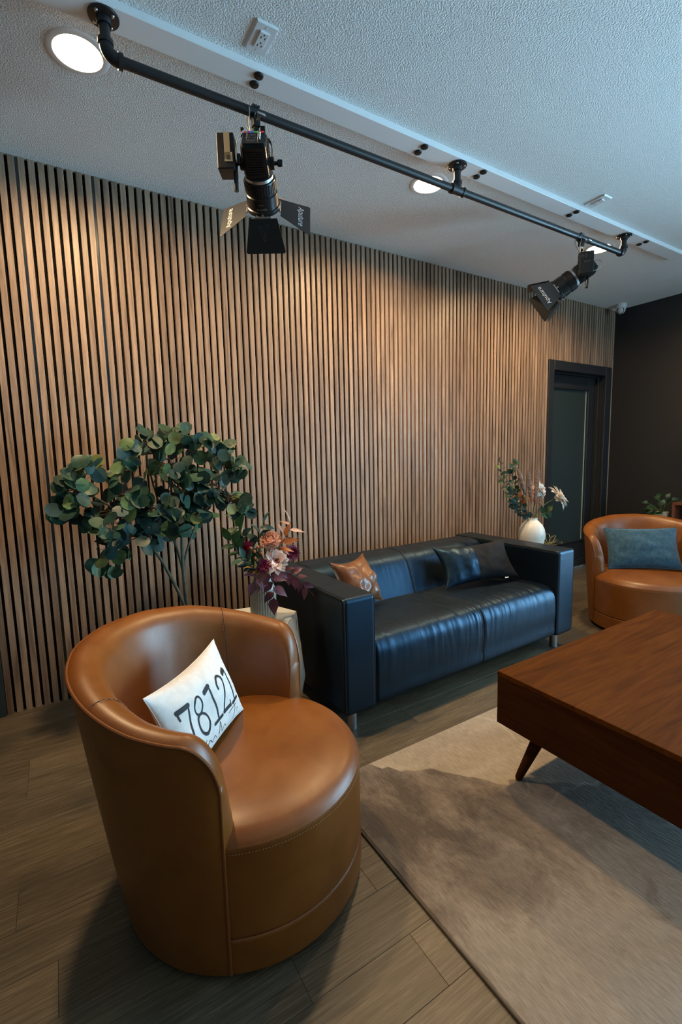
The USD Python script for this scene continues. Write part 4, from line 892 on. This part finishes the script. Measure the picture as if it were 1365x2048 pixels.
# ================================================================== LEAVES AND FLOWERS
def leaf_mesh(L, W, shape='round', curl=0.18, fold=0.12, n=7):
    """A bent leaf: base at the origin, midrib along +x, face up +z. About 24 triangles."""
    s = np.linspace(0, 1, n)
    if shape == 'round': wd = np.sqrt(np.clip(1 - (2 * s - 1) ** 2, 0, 1)) ** 0.85
    elif shape == 'oval': wd = np.sin(PI * s ** 0.85) ** 0.9
    elif shape == 'petal': wd = np.sin(PI * s ** 1.15) ** 0.75
    else: wd = np.sin(PI * s ** 0.62) ** 1.15          # pointed
    wd[0] = max(wd[0], 0.04); wd[-1] = max(wd[-1], 0.03)
    P = []
    for a, w in zip(s, wd):
        z = L * curl * (0.25 - (a - 0.5) ** 2) * 1.6
        P.append([(a * L, -w * W / 2, z + fold * w * W / 2), (a * L, 0, z), (a * L, w * W / 2, z + fold * w * W / 2)])
    return grid(np.array(P))
def place(mesh, p, d, up=(0, 0, 1), roll=0.0):
    """Puts a mesh built along +x with its face to +z at p, pointing along d."""
    d = unit(d); y = np.cross(up, d)
    if np.linalg.norm(y) < 1e-4: y = np.cross((0, 1, 0), d)
    y = unit(y); z = np.cross(d, y); c, s = math.cos(roll), math.sin(roll)
    return moved(mesh, np.stack([d, c * y + s * z, -s * y + c * z], 1), p)
def rdir(r, z=0.0):
    a = r.uniform(0, 2 * PI); return np.array([math.cos(a), math.sin(a), z])
TOCAM = np.array(CAM_POS)

def build_tree():
    r = random.Random(21)
    base = np.array([0.540, -0.385, 0.0])
    t = thing('eucalyptus_tree', 'potted silver-dollar tree with round blue-green leaves standing behind the foreground chair', 'plant', loc=base)
    obj('pot', lathe([(0.0, 0.0), (0.105, 0.0), (0.120, 0.02), (0.138, 0.20), (0.142, 0.25), (0.134, 0.25), (0.128, 0.215), (0.0, 0.215)], 40, base[:2]), 'pot_basket', t)
    obj('soil', lathe([(0.0, 0.225), (0.127, 0.222)][::-1], 32, base[:2]), 'soil', t)
    V = lambda x, z, y=-0.35: np.array([x, y, z])
    trunks = [[(0.545, -0.385, 0.20), (0.535, -0.37, 0.50), (0.532, -0.36, 0.84), (0.556, -0.34, 1.02), (0.60, -0.32, 1.22), (0.62, -0.30, 1.38)],
              [(0.535, -0.385, 0.20), (0.520, -0.37, 0.52), (0.465, -0.37, 0.68), (0.400, -0.38, 0.82), (0.310, -0.40, 0.95), (0.20, -0.42, 1.08), (0.10, -0.43, 1.15)],
              [(0.550, -0.380, 0.20), (0.540, -0.36, 0.55), (0.520, -0.33, 0.78), (0.470, -0.29, 0.98), (0.420, -0.27, 1.20), (0.400, -0.25, 1.38)],
              [(0.536, -0.365, 0.75), (0.60, -0.36, 0.92), (0.70, -0.37, 1.06), (0.80, -0.36, 1.16)]]
    rad = [(0.0125, 0.004), (0.0120, 0.004), (0.009, 0.0035), (0.006, 0.003)]
    nodes = []
    for pts, (a, b) in zip(trunks, rad):
        p = smooth_path(pts, 40); obj('trunk', tube(p, np.linspace(a, b, 40), 10), 'stem_bark', t); nodes += list(p[14:])
    nodes = np.array(nodes)
    # crown: clumps of leaves given in metres (x, z, depth, half width, half height, half depth, leaves)
    clumps = [(0.06, 1.150, -0.43, 0.075, 0.085, 0.12, 24), (0.13, 1.255, -0.40, 0.070, 0.045, 0.10, 14), (0.03, 1.060, -0.42, 0.060, 0.06, 0.10, 14), (0.20, 1.000, -0.42, 0.11, 0.10, 0.14, 34),
              (0.19, 0.835, -0.42, 0.085, 0.085, 0.12, 20), (0.35, 0.900, -0.40, 0.09, 0.060, 0.14, 18), (0.30, 1.150, -0.38, 0.10, 0.12, 0.15, 30), (0.40, 1.390, -0.33, 0.075, 0.065, 0.11, 14),
              (0.30, 1.325, -0.35, 0.065, 0.070, 0.10, 12), (0.55, 1.400, -0.31, 0.085, 0.060, 0.12, 16), (0.50, 1.255, -0.33, 0.11, 0.10, 0.16, 34), (0.68, 1.350, -0.33, 0.09, 0.07, 0.13, 18),
              (0.78, 1.290, -0.34, 0.08, 0.09, 0.13, 18), (0.87, 1.235, -0.34, 0.055, 0.06, 0.09, 9), (0.70, 1.150, -0.34, 0.12, 0.09, 0.16, 26), (0.82, 1.045, -0.36, 0.090, 0.050, 0.11, 14),
              (0.52, 1.060, -0.35, 0.11, 0.09, 0.16, 24), (0.54, 0.925, -0.35, 0.085, 0.05, 0.12, 12), (0.40, 1.020, -0.37, 0.09, 0.09, 0.14, 18), (0.86, 1.000, -0.37, 0.055, 0.045, 0.09, 12), (0.63, 1.020, -0.35, 0.09, 0.07, 0.14, 22), (0.60, 1.180, -0.35, 0.10, 0.08, 0.14, 22)]
    total = sum(c[-1] for c in clumps); scale = 490.0 / total; made = 0; extra = {}
    twigs = []
    for (cx_, cz_, cy_, hx, hz, hy, n) in clumps:
        C = np.array([cx_, cy_, cz_]); j = int(np.argmin(((nodes - C) ** 2).sum(1) + 0.3 * np.maximum(0, nodes[:, 2] - C[2]) ** 2)); s = nodes[j]
        main = smooth_path([s, s * 0.5 + C * 0.5 + np.array([0, 0, 0.02]), C], 14); twigs.append(tube(main, np.linspace(0.0030, 0.0016, 14), 6))
        prev = C
        for k in range(int(round(n * scale))):
            while True:
                q = np.array([r.uniform(-1, 1) for _ in range(3)])
                if q @ q <= 1: break
            q = q / max(1e-6, np.linalg.norm(q)) * np.linalg.norm(q) ** 0.55
            p = C + q * np.array([hx, hy, hz])
            p[1] = min(p[1], -0.09)
            L = r.uniform(0.058, 0.080)
            src = main[r.randrange(5, 14)]
            d = unit(unit(p - src) + 0.7 * np.array([r.gauss(0, 1), r.gauss(0, 1), r.gauss(0, 0.8)]))
            # leaf faces lean to the light and the room
            nrm = unit(np.array([r.gauss(0, 0.75), -0.75 + r.gauss(0, 0.55), 0.55 + r.gauss(0, 0.55)]))
            d = unit(d - (d @ nrm) * nrm)
            tip0 = p - d * L * 0.5
            mid = (src + tip0) / 2 + np.array([r.gauss(0, 0.008), r.gauss(0, 0.008), 0.010])
            tp = smooth_path([src, mid, tip0], 7); twigs.append(tube(tp, np.linspace(0.0014, 0.0008, 7), 4))
            mt = r.choices(('leaf_deep', 'leaf_mid', 'leaf_pale', 'leaf_blue', 'leaf_olive'), (34, 28, 11, 22, 5))[0]
            lm = place(leaf_mesh(L, L * r.uniform(0.86, 1.02), 'round', r.uniform(-0.15, 0.25), r.uniform(0.02, 0.18), 8), tip0, d, nrm)
            # the leaves that show: the nearer ones stand singly, those buried behind them go together
            if made < 298 and (q[1] < 0.45 or k % 3 == 0): obj('leaf', lm, mt, t, smooth=True); made += 1
            else: extra.setdefault(mt, []).append(lm)
    for mt, ms in extra.items(): obj('inner_leaves', cat_(*ms), mt, t, smooth=True, kind='stuff')
    obj('twigs', cat_(*twigs), 'stem_brown', t, kind='stuff')
build_tree()

# --- vase with the mixed bouquet (side table left of the sofa)
VB = np.array([0.765, -0.876, 0.55])
def build_ribbed_vase():
    t = thing('ribbed_vase', 'grey-green ribbed ceramic vase holding the pink and wine-red bouquet', 'vase', loc=VB)
    prof = [(0.0, 0.0), (0.050, 0.0), (0.056, 0.004), (0.0595, 0.014), (0.0605, 0.05), (0.0600, 0.110), (0.0575, 0.140), (0.049, 0.163), (0.0415, 0.176), (0.0385, 0.190), (0.0400, 0.205), (0.0430, 0.212)]
    p = np.array(prof); d = np.concatenate([[0], np.cumsum(np.linalg.norm(np.diff(p, axis=0), axis=1))])
    s = np.unique(np.concatenate([d, np.linspace(0, d[-1], 46)])); p = np.stack([np.interp(s, d, p[:, 0]), np.interp(s, d, p[:, 1])], 1)
    a = np.linspace(0, 2 * PI, 256, endpoint=False); rib = np.abs(np.cos(a * 16)) ** 0.7
    P = np.stack([np.stack([(p[:, 0] - 0.0024 * (1 - rb) * np.clip(p[:, 1] / 0.012, 0, 1)) * math.cos(x), (p[:, 0] - 0.0024 * (1 - rb) * np.clip(p[:, 1] / 0.012, 0, 1)) * math.sin(x), p[:, 1]], 1) for x, rb in zip(a, rib)])
    obj('body', grid(P, close_u=True), 'vase_glaze', t, smooth=50, local=True)
    obj('inner_wall', lathe([(0.0, 0.02), (0.036, 0.02), (0.036, 0.19), (0.0415, 0.211), (0.0432, 0.2122)][::-1], 40), 'vase_glaze', t, local=True)
build_ribbed_vase()
NECK = VB + np.array([0, 0, 0.205])
def stem_to(p, n=16, bow=0.03, neck=NECK, spread=0.018, deep=0.10):
    a = neck + np.array([(p[0] - neck[0]) * 0.10, (p[1] - neck[1]) * 0.10, 0]); dv = a[:2] - neck[:2]; l = np.linalg.norm(dv)
    if l > spread: a[:2] = neck[:2] + dv / l * spread
    b = neck * [1, 1, 0] + np.array([-(a[0] - neck[0]) * 0.6, -(a[1] - neck[1]) * 0.6, neck[2] - deep])
    return smooth_path([b, a, (a + p) / 2 + np.array([0, 0, bow]), p], n)
def petals(c, nrm, layers, seed, shape='pointed', jitter=0.12):
    """Petal meshes of a flower head: layers = (count, length, width, tilt from the axis, start radius, curl)."""
    r = random.Random(seed); F = frame(nrm); out = []
    for li, (n, L, W, tilt, r0, curl) in enumerate(layers):
        for k in range(n):
            a = 2 * PI * (k + 0.5 * (li % 2)) / n + r.gauss(0, jitter * 0.6); ti = tilt + r.gauss(0, jitter)
            rad = F[:, 0] * math.cos(a) + F[:, 1] * math.sin(a)
            d = rad * math.sin(ti) + F[:, 2] * math.cos(ti); up = F[:, 2] * math.sin(ti) - rad * math.cos(ti)
            out.append((li, place(leaf_mesh(L * r.uniform(0.9, 1.08), W, shape, curl, 0.28, 6), c + rad * r0, d, up)))
    return out
def flower(name, label, cat, head, nrm, layers, mats, neck, seed, stem='stem_green', core=None, group=None, shape='pointed', singles=True, bow=0.03, spread=0.018):
    head = np.array(head, float); nrm = unit(nrm)
    st = stem_to(head - nrm * 0.012, neck=neck, bow=bow, spread=spread)
    t = thing(name, label, cat, group, loc=st[0])
    obj('stem', tube(st, 0.0026, 7), stem, t)
    pt = petals(head, nrm, layers, seed, shape)
    for li in range(len(layers)):
        ms = [m for l, m in pt if l == li]; mt = mats[min(li, len(mats) - 1)]
        if singles and layers[li][1] > 0.024:
            for m in ms: obj('petal', m, mt, t, smooth=True)
        else: obj('petal_ring', cat_(*ms), mt, t, smooth=True, kind='stuff')
    if core: 
        s = trimesh.creation.icosphere(2, core[0]); obj('flower_centre', moved(s, t=head + nrm * core[0] * 0.5), core[1], t, smooth=True)
    return t
dahlia = lambda s: [(13, 0.052 * s, 0.030 * s, 1.42, 0.004, 0.25), (12, 0.045 * s, 0.027 * s, 1.12, 0.004, 0.3), (10, 0.034 * s, 0.022 * s, 0.80, 0.004, 0.35), (9, 0.024 * s, 0.016 * s, 0.45, 0.003, 0.4), (6, 0.016 * s, 0.009 * s, 0.18, 0.002, 0.4)]
mum = lambda s: [(24, 0.042 * s, 0.0095 * s, 1.55, 0.003, 0.2), (22, 0.040 * s, 0.0095 * s, 1.15, 0.003, 0.2), (18, 0.036 * s, 0.0090 * s, 0.75, 0.003, 0.2), (12, 0.030 * s, 0.008 * s, 0.35, 0.002, 0.2)]
ball = lambda s: [(14, 0.034 * s, 0.020 * s, 1.75, 0.010, -0.6), (14, 0.034 * s, 0.020 * s, 1.35, 0.010, -0.6), (13, 0.034 * s, 0.020 * s, 0.95, 0.008, -0.6), (10, 0.034 * s, 0.019 * s, 0.55, 0.006, -0.6), (6, 0.033 * s, 0.017 * s, 0.2, 0.004, -0.6)]
view = lambda p: unit(TOCAM - np.array(p))
g1 = 'flowers in the ribbed vase'
p_ = (0.806, -0.945, 0.824); flower('pink_dahlia', 'open pale pink dahlia at the front of the ribbed vase bouquet', 'flower', p_, view(p_) + np.array([0.1, 0, 0.15]), dahlia(1.12), ('petal_pink', 'petal_pink', 'petal_pink', 'petal_heart'), NECK, 31, shape='petal', core=(0.006, 'petal_heart'))
p_ = (0.800, -0.905, 0.915); flower('peach_chrysanthemum', 'round ruffled peach blossom at the top of the ribbed vase bouquet', 'flower', p_, view(p_) + np.array([0, 0, 0.7]), ball(1.15), ('petal_peach',), NECK, 32, shape='oval', core=(0.015, 'petal_peach'), singles=False)
for i, (p_, l, s) in enumerate((((0.682, -0.905, 0.890), 'wine-red spiky chrysanthemum at the left of the ribbed vase bouquet', 1.0), ((0.748, -0.945, 0.812), 'wine-red spiky chrysanthemum low at the front of the ribbed vase bouquet', 0.88), ((0.915, -0.885, 0.836), 'wine-red spiky chrysanthemum at the right of the ribbed vase bouquet, beside the sofa arm', 1.0))):
    flower('wine_chrysanthemum', l, 'flower', p_, view(p_) + np.array([-0.3 + 0.35 * i, 0, 0.1]), mum(s), ('petal_wine',), NECK, 40 + i, core=(0.010, 'petal_wine'), singles=False, group='wine-red chrysanthemums in the ribbed vase')
def spray(name, label, pts, mats, L, W, shape, n, seed, neck=NECK, stem='stem_brown', droop=0.0, cat='foliage', group=None, rad=0.0022, pair=False, face=0.5, span=(0.35, 1.0), spread=0.018, deep=0.10):
    """A leafy stem out of a vase: pts are the points it passes after the neck."""
    r = random.Random(seed); pts = [np.array(p, float) for p in pts]
    a = neck + np.clip((pts[0] - neck) * 0.12, -spread, spread) * [1, 1, 0]; b = np.array([neck[0] - (a[0] - neck[0]) * 0.5, neck[1] - (a[1] - neck[1]) * 0.5, neck[2] - deep])
    line = smooth_path([b, a] + pts, 60)
    t = thing(name, label, cat, group, loc=line[0])
    obj('stem', tube(line, np.linspace(rad, rad * 0.5, 60), 6), stem, t)
    i0 = int(60 * span[0])
    for k in range(n):
        i = min(58, int(i0 + (59 - i0) * (k + 0.6) / n)); p = line[i]; tan = unit(line[i + 1] - line[i - 1])
        v = view(p); s_ = 1 if k % 2 else -1
        sd = unit(np.cross(v, tan)) * s_
        last = k == n - 1
        d = tan if last else unit(tan * 0.55 + sd * 0.85 + v * r.uniform(-0.25, 0.35) + np.array([0, 0, -droop]) + np.array([r.gauss(0, 0.18) for _ in range(3)]))
        nrm = unit(v * face + np.array([0, 0, 0.6]) + np.array([r.gauss(0, 0.3) for _ in range(3)]))
        sc = r.uniform(0.82, 1.12)
        obj('leaf', place(leaf_mesh(L * sc, W * sc, shape, r.uniform(0.05, 0.35), r.uniform(0.08, 0.25), 7), p, d, nrm), r.choice(mats), t, smooth=True)
    return t
spray('green_leaf_spray', 'upright spray of green oval leaves rising at the left back of the ribbed vase', [(0.715, -0.86, 0.86), (0.680, -0.86, 0.96), (0.640, -0.88, 1.005)], ('leaf_green', 'leaf_deep'), 0.068, 0.031, 'oval', 16, 51, stem='stem_green')
spray('green_leaf_spray', 'spray of green leaves spreading to the far left of the ribbed vase', [(0.690, -0.89, 0.84), (0.635, -0.91, 0.905), (0.612, -0.91, 0.945)], ('leaf_green', 'leaf_deep'), 0.064, 0.031, 'oval', 12, 52, stem='stem_green')
spray('green_leaf_spray', 'short spray of blue-green leaves low at the left of the ribbed vase', [(0.715, -0.92, 0.81), (0.660, -0.94, 0.855), (0.635, -0.95, 0.850)], ('leaf_blue', 'leaf_mid'), 0.062, 0.031, 'oval', 10, 53, stem='stem_green')
spray('teal_leaf_sprig', 'short sprig of teal leaves at the top of the bouquet above the peach blossom', [(0.765, -0.87, 0.88), (0.768, -0.87, 0.965), (0.790, -0.87, 1.000)], ('leaf_blue', 'leaf_deep'), 0.066, 0.031, 'oval', 6, 54, stem='stem_green', span=(0.6, 1.0))
spray('rust_leaf_sprig', 'sprig of rust-orange leaves at the right of the peach blossom', [(0.82, -0.89, 0.85), (0.862, -0.895, 0.890), (0.885, -0.895, 0.930)], ('leaf_rust',), 0.074, 0.036, 'pointed', 6, 55, span=(0.55, 1.0))
spray('blush_leaf_spray', 'curling spray of pale pink leaves rising highest at the right of the bouquet', [(0.84, -0.88, 0.86), (0.895, -0.88, 0.925), (0.918, -0.88, 0.975), (0.908, -0.88, 0.995)], ('leaf_blush',), 0.072, 0.024, 'pointed', 7, 56, droop=0.35, span=(0.6, 1.0))
spray('mustard_leaf_sprig', 'small sprig of mustard-yellow leaves low at the left front of the bouquet', [(0.730, -0.935, 0.79), (0.700, -0.955, 0.810), (0.676, -0.960, 0.815)], ('leaf_mustard',), 0.046, 0.019, 'pointed', 6, 57, span=(0.45, 1.0))
spray('plum_leaf_spray', 'drooping spray of plum-coloured leaves hanging down the front of the ribbed vase', [(0.768, -0.935, 0.775), (0.780, -0.957, 0.735), (0.784, -0.957, 0.690), (0.784, -0.957, 0.652)], ('leaf_plum',), 0.076, 0.046, 'pointed', 6, 58, droop=0.2, span=(0.50, 1.0), face=1.0)
spray('plum_leaf_spray', 'trailing spray of plum leaves reaching to the right over the sofa arm', [(0.825, -0.935, 0.775), (0.880, -0.930, 0.755), (0.945, -0.915, 0.700), (0.992, -0.905, 0.640)], ('leaf_plum',), 0.064, 0.036, 'pointed', 10, 59, droop=0.35, span=(0.40, 1.0))
spray('plum_leaf_spray', 'short plum leaf sprig at the left shoulder of the ribbed vase', [(0.730, -0.925, 0.775), (0.706, -0.945, 0.755), (0.694, -0.95, 0.735)], ('leaf_plum',), 0.072, 0.042, 'pointed', 5, 60, droop=0.35, span=(0.55, 1.0))
def berry_sprig():
    r = random.Random(5); st = stem_to(np.array([0.735, -0.93, 0.870])); t = thing('berry_sprig', 'sprig of small rust-coloured berries in the middle of the ribbed vase bouquet', 'foliage', loc=st[0])
    obj('stem', tube(st, 0.002, 6), 'stem_brown', t)
    for dx, dz in ((-0.028, 0.012), (-0.012, 0.030), (0.014, 0.026), (-0.030, -0.016), (0.006, -0.004), (-0.046, 0.030), (0.020, 0.050), (-0.016, -0.030)):
        p = st[-1] + np.array([dx, -0.012 + r.gauss(0, 0.006), dz]); obj('twig', tube(smooth_path([st[-4], (st[-4] + p) / 2, p], 6), 0.0009, 5), 'stem_brown', t)
        s = trimesh.creation.icosphere(2, 0.0072); s.vertices += 0.0012 * (fbm(np.array(s.vertices) * 300, 2, 3)[:, None] - 0.5) * 2
        obj('berry', moved(s, t=p), 'berry_rust', t, smooth=True)
berry_sprig()
def fern_sprig(name, label, pts, mt, seed):
    r = random.Random(seed); line = smooth_path([NECK - [0, 0, 0.08], NECK + (np.array(pts[0]) - NECK) * [0.12, 0.12, 0]] + [np.array(p, float) for p in pts], 50)
    t = thing(name, label, 'foliage', loc=line[0]); obj('stem', tube(line, 0.0012, 5), 'stem_brown', t); out = []
    for i in range(24, 50, 1):
        tan = unit(line[min(49, i + 1)] - line[i - 1]); v = view(line[i]); sd = unit(np.cross(v, tan)) * (1 if i % 2 else -1)
        L = 0.030 * (1 - (i - 24) / 34); out.append(tube(smooth_path([line[i], line[i] + (sd * 0.6 + tan * 0.5) * L * 0.6, line[i] + (sd * 0.8 + tan * 0.9) * L + v * r.gauss(0, 0.004)], 5), [0.0013, 0.0013, 0.0012, 0.001, 0.0006], 4))
    obj('frond', cat_(*out), mt, t, kind='stuff')
fern_sprig('rust_fern_sprig', 'feathery rust-coloured fern sprig hanging at the left front of the ribbed vase', [(0.745, -0.945, 0.785), (0.728, -0.955, 0.760), (0.716, -0.957, 0.700)], 'berry_rust', 3)
fern_sprig('pale_fern_sprig', 'feathery dusty-pink sprig at the right edge of the bouquet against the slats', [(0.86, -0.87, 0.83), (0.925, -0.86, 0.87), (0.962, -0.86, 0.905)], 'leaf_mauve', 4)

# --- round vase behind the right arm of the sofa
V2 = np.array([3.050, -0.620, 0.55]); N2 = V2 + np.array([0, 0, 0.222])
t = thing('round_vase', 'round cream speckled stoneware vase holding pampas and white flowers', 'vase', loc=V2)
obj('body', lathe([(0.0, 0.0), (0.060, 0.0), (0.068, 0.004), (0.085, 0.040), (0.0965, 0.085), (0.0970, 0.115), (0.090, 0.150), (0.073, 0.182), (0.052, 0.204), (0.0405, 0.214), (0.0375, 0.222), (0.0385, 0.230), (0.0350, 0.2315), (0.0320, 0.225), (0.0320, 0.19), (0.0, 0.18)], 64), 'vase_speckle', t, smooth=50, local=True)
def pampas(tip, bottom, label, seed):
    r = random.Random(seed); tip, bottom = np.array(tip, float), np.array(bottom, float)
    line = smooth_path([N2 + [0, 0, -0.13], N2 + (bottom - N2) * [0.15, 0.15, 0] , bottom, tip], 40)
    t = thing('pampas_plume', label, 'dried grass', 'pampas plumes in the round vase', loc=line[0])
    obj('stem', tube(line[:34], 0.0016, 6), 'straw', t)
    n = 60; s = np.linspace(0, 1, n); pl = bottom + (tip - bottom) * s[:, None]; rad = 0.0190 * np.sin(PI * np.clip(s, 0.0, 1)) ** 0.55 * (0.62 + 0.38 * s)
    m = tube(pl, np.maximum(rad, 0.0012), 18); v = np.array(m.vertices); f = fbm(v * [260, 260, 90], 3, seed)[:, None] - 0.5
    ax = bottom + ((v - bottom) @ unit(tip - bottom))[:, None] * unit(tip - bottom); m = trimesh.Trimesh(v + (v - ax) * f * 0.9, m.faces, process=False)
    pl_ = obj('plume', m, 'pampas', t, smooth=True); hairs = []
    dv = unit(tip - bottom)
    for k in range(420):
        u = r.random(); a = r.uniform(0, 2 * PI); F = frame(dv); rd = F[:, 0] * math.cos(a) + F[:, 1] * math.sin(a); c = bottom + (tip - bottom) * u
        rr = 0.0190 * math.sin(PI * max(0.01, min(0.99, u))) ** 0.55 * (0.62 + 0.38 * u); p = c + rd * rr * 0.75; q = p + rd * 0.006 + dv * 0.016
        sd = unit(np.cross(rd, dv)) * 0.0007; hairs.append(trimesh.Trimesh([p - sd, p + sd, q, p + rd * 0.001], [[0, 1, 2], [1, 3, 2], [3, 0, 2]], process=False))
    obj('bristles', cat_(*hairs), 'pampas', t, smooth=False, kind='stuff')
pampas((2.897, -0.60, 1.160), (2.968, -0.62, 0.955), 'brown pampas plume in the round vase, leftmost of the three and leaning left', 1)
pampas((2.978, -0.63, 1.150), (3.030, -0.625, 0.890), 'brown pampas plume in the round vase, middle one of the three', 2)
pampas((3.064, -0.65, 1.172), (3.058, -0.64, 0.885), 'brown pampas plume in the round vase, upright rightmost of the three', 3)
white = lambda s: [(20, 0.062 * s, 0.025 * s, 1.55, 0.005, 0.3), (18, 0.056 * s, 0.023 * s, 1.22, 0.005, 0.3), (12, 0.045 * s, 0.022 * s, 0.90, 0.004, 0.35), (9, 0.032 * s, 0.018 * s, 0.5, 0.003, 0.4)]
flower('white_dahlia', 'large white dahlia leaning out to the right of the round vase', 'flower', (3.262, -0.680, 0.922), (0.55, -0.62, 0.45), white(1.65), ('petal_white',), N2, 71, shape='petal', core=(0.008, 'petal_white'), bow=0.035)
flower('white_dahlia', 'smaller white dahlia half hidden behind the pampas plumes', 'flower', (3.145, -0.610, 0.985), (0.10, -0.80, 0.25), white(1.0), ('petal_white',), N2, 72, shape='petal', core=(0.007, 'petal_white'))
spray('eucalyptus_spray', 'eucalyptus stem of small round leaves leaning furthest left in the round vase', [(2.93, -0.60, 0.86), (2.83, -0.58, 0.99), (2.76, -0.57, 1.11), (2.742, -0.57, 1.215)], ('leaf_mid', 'leaf_deep', 'leaf_blue', 'leaf_pale'), 0.042, 0.038, 'round', 26, 73, neck=N2, span=(0.3, 1.0))
spray('eucalyptus_spray', 'eucalyptus stem of small round leaves rising behind the pampas in the round vase', [(2.98, -0.57, 0.90), (2.93, -0.55, 1.04), (2.90, -0.55, 1.14), (2.925, -0.55, 1.205)], ('leaf_mid', 'leaf_deep', 'leaf_blue'), 0.044, 0.038, 'round', 22, 74, neck=N2, span=(0.3, 1.0))
spray('eucalyptus_spray', 'short eucalyptus stem of small leaves low at the left rim of the round vase', [(2.95, -0.60, 0.83), (2.87, -0.60, 0.885), (2.81, -0.60, 0.945)], ('leaf_deep', 'leaf_blue'), 0.044, 0.040, 'round', 16, 75, neck=N2, span=(0.3, 1.0))
spray('coral_foliage', 'stem of dusty coral leaves at the right of the pampas in the round vase', [(3.08, -0.61, 0.86), (3.115, -0.60, 0.935), (3.15, -0.59, 1.02)], ('leaf_rust', 'leaf_blush', 'leaf_blush'), 0.070, 0.032, 'pointed', 7, 76, neck=N2, span=(0.55, 1.0))
spray('coral_foliage', 'stem of dusty coral leaves behind the leftmost pampas plume', [(2.99, -0.585, 0.88), (2.93, -0.575, 0.945), (2.89, -0.57, 0.985)], ('leaf_rust', 'leaf_blush'), 0.066, 0.030, 'pointed', 5, 77, neck=N2, span=(0.6, 1.0))
spray('dark_foliage', 'stem of dark green leaves low at the right rim of the round vase', [(3.11, -0.64, 0.80), (3.18, -0.65, 0.815), (3.245, -0.65, 0.808)], ('leaf_green',), 0.078, 0.042, 'pointed', 6, 78, neck=N2, stem='stem_green', span=(0.55, 1.0))
spray('mauve_leaf_sprig', 'single mauve leaf beside the green leaves in the round vase', [(3.10, -0.60, 0.805), (3.155, -0.60, 0.835)], ('leaf_mauve',), 0.072, 0.040, 'oval', 2, 79, neck=N2, span=(0.85, 1.0))
def wire_flower():
    c = np.array([3.170, -0.685, 0.557]); t = thing('wire_flower', 'gold wire flower ornament lying beside the round vase', 'ornament', loc=(c[0], c[1], 0.55))
    s = trimesh.creation.icosphere(2, 0.0085); obj('centre', moved(s, t=c + [0, 0, 0.010]), 'gold_wire', t, smooth=True)
    F = frame(view(c) * 0.45 + np.array([0, 0, 0.9])); C = c + np.array([0, 0, 0.012])
    for k in range(12):
        lay = k % 2; a = 2 * PI * k / 12 + 0.2; el = 0.85 if lay else 0.22; L = 0.088 if lay else 0.098
        rad = F[:, 0] * math.cos(a) + F[:, 1] * math.sin(a); d = rad * math.cos(el) + F[:, 2] * math.sin(el); sd = unit(np.cross(F[:, 2], rad))
        lp = [C + d * L * 0.5 * (1 - math.cos(q)) + sd * 0.020 * math.sin(q) * (0.35 + 0.65 * 0.5 * (1 - math.cos(q))) for q in np.linspace(0, 2 * PI, 26)]
        lp = [p * [1, 1, 0] + [0, 0, max(p[2], 0.5535)] for p in lp]
        obj('wire_petal', tube(lp, 0.0014, 6), 'gold_wire', t)
wire_flower()

# ================================================================== FAR RIGHT: CONSOLE, CRATE, PLANT
t = thing('console_shelf', 'low white shelf along the dark wall behind the right-hand armchair', 'shelf', loc=(4.98, -1.3, 0))
obj('shelf_board', cbox(4.78, 5.20, -2.10, -0.62, 0.560, 0.585, 0.003), 'console_white', t, smooth=False)
for yy in (-2.05, -0.70): obj('side_panel', cbox(4.80, 5.19, yy - 0.012, yy + 0.012, 0.0, 0.560, 0.002), 'console_white', t, smooth=False)
t = thing('wooden_crate', 'reddish wooden cubby box standing on the white shelf at the right edge', 'box', loc=(5.0, -1.05, 0.585))
cy0, cy1, cz0, cz1, cx0, cx1 = -1.32, -0.775, 0.5855, 0.775, 4.895, 5.16
for nm, b in (('side_panel', (cx0, cx1, cy1 - 0.022, cy1, cz0, cz1)), ('side_panel', (cx0, cx1, cy0, cy0 + 0.022, cz0, cz1)), ('top_panel', (cx0, cx1, cy0 + 0.0225, cy1 - 0.0225, cz1 - 0.022, cz1)), ('bottom_panel', (cx0, cx1, cy0 + 0.0225, cy1 - 0.0225, cz0, cz0 + 0.022)), ('back_panel', (cx1 - 0.012, cx1, cy0 + 0.0225, cy1 - 0.0225, cz0 + 0.0225, cz1 - 0.0225))):
    obj(nm, cbox(*b, 0.0015), 'crate_wood', t, smooth=False)
pp = np.array([4.960, -0.665, 0.5855])
t = thing('potted_plant', 'small green pothos in a cream pot on the white shelf at the right edge', 'plant', loc=pp)
obj('pot', lathe([(0.0, 0.0), (0.040, 0.0), (0.046, 0.004), (0.056, 0.075), (0.058, 0.088), (0.053, 0.088), (0.050, 0.075), (0.0, 0.07)], 36), 'white_pot', t, local=True)
obj('soil', lathe([(0.050, 0.076), (0.0, 0.078)], 24), 'soil', t, local=True)
r = random.Random(4)
for k in range(26):
    a = r.uniform(0, 2 * PI); el = r.uniform(0.2, 1.35); d = np.array([math.cos(a) * math.cos(el), math.sin(a) * math.cos(el), math.sin(el)]); l = r.uniform(0.07, 0.17)
    d[0] = min(d[0], 0.6); tip = pp + np.array([0, 0, 0.08]) + d * l * np.array([0.7, 1, 1.0]) + np.array([0, 0, -0.02 if el < 0.5 else 0])
    obj('stalk', tube(smooth_path([pp + [0.01 * math.cos(a), 0.01 * math.sin(a), 0.07], pp + [0, 0, 0.09] + d * l * 0.5, tip], 8), 0.0016, 5), 'stem_green', t)
    obj('leaf', place(leaf_mesh(0.062, 0.044, 'pointed', 0.25, 0.2, 7), tip, unit(d + [r.gauss(0, .4), r.gauss(0, .4), -0.5]), unit(view(tip) + [0, 0, 0.8])), r.choice(('leaf_green', 'leaf_mid')), t, smooth=True)
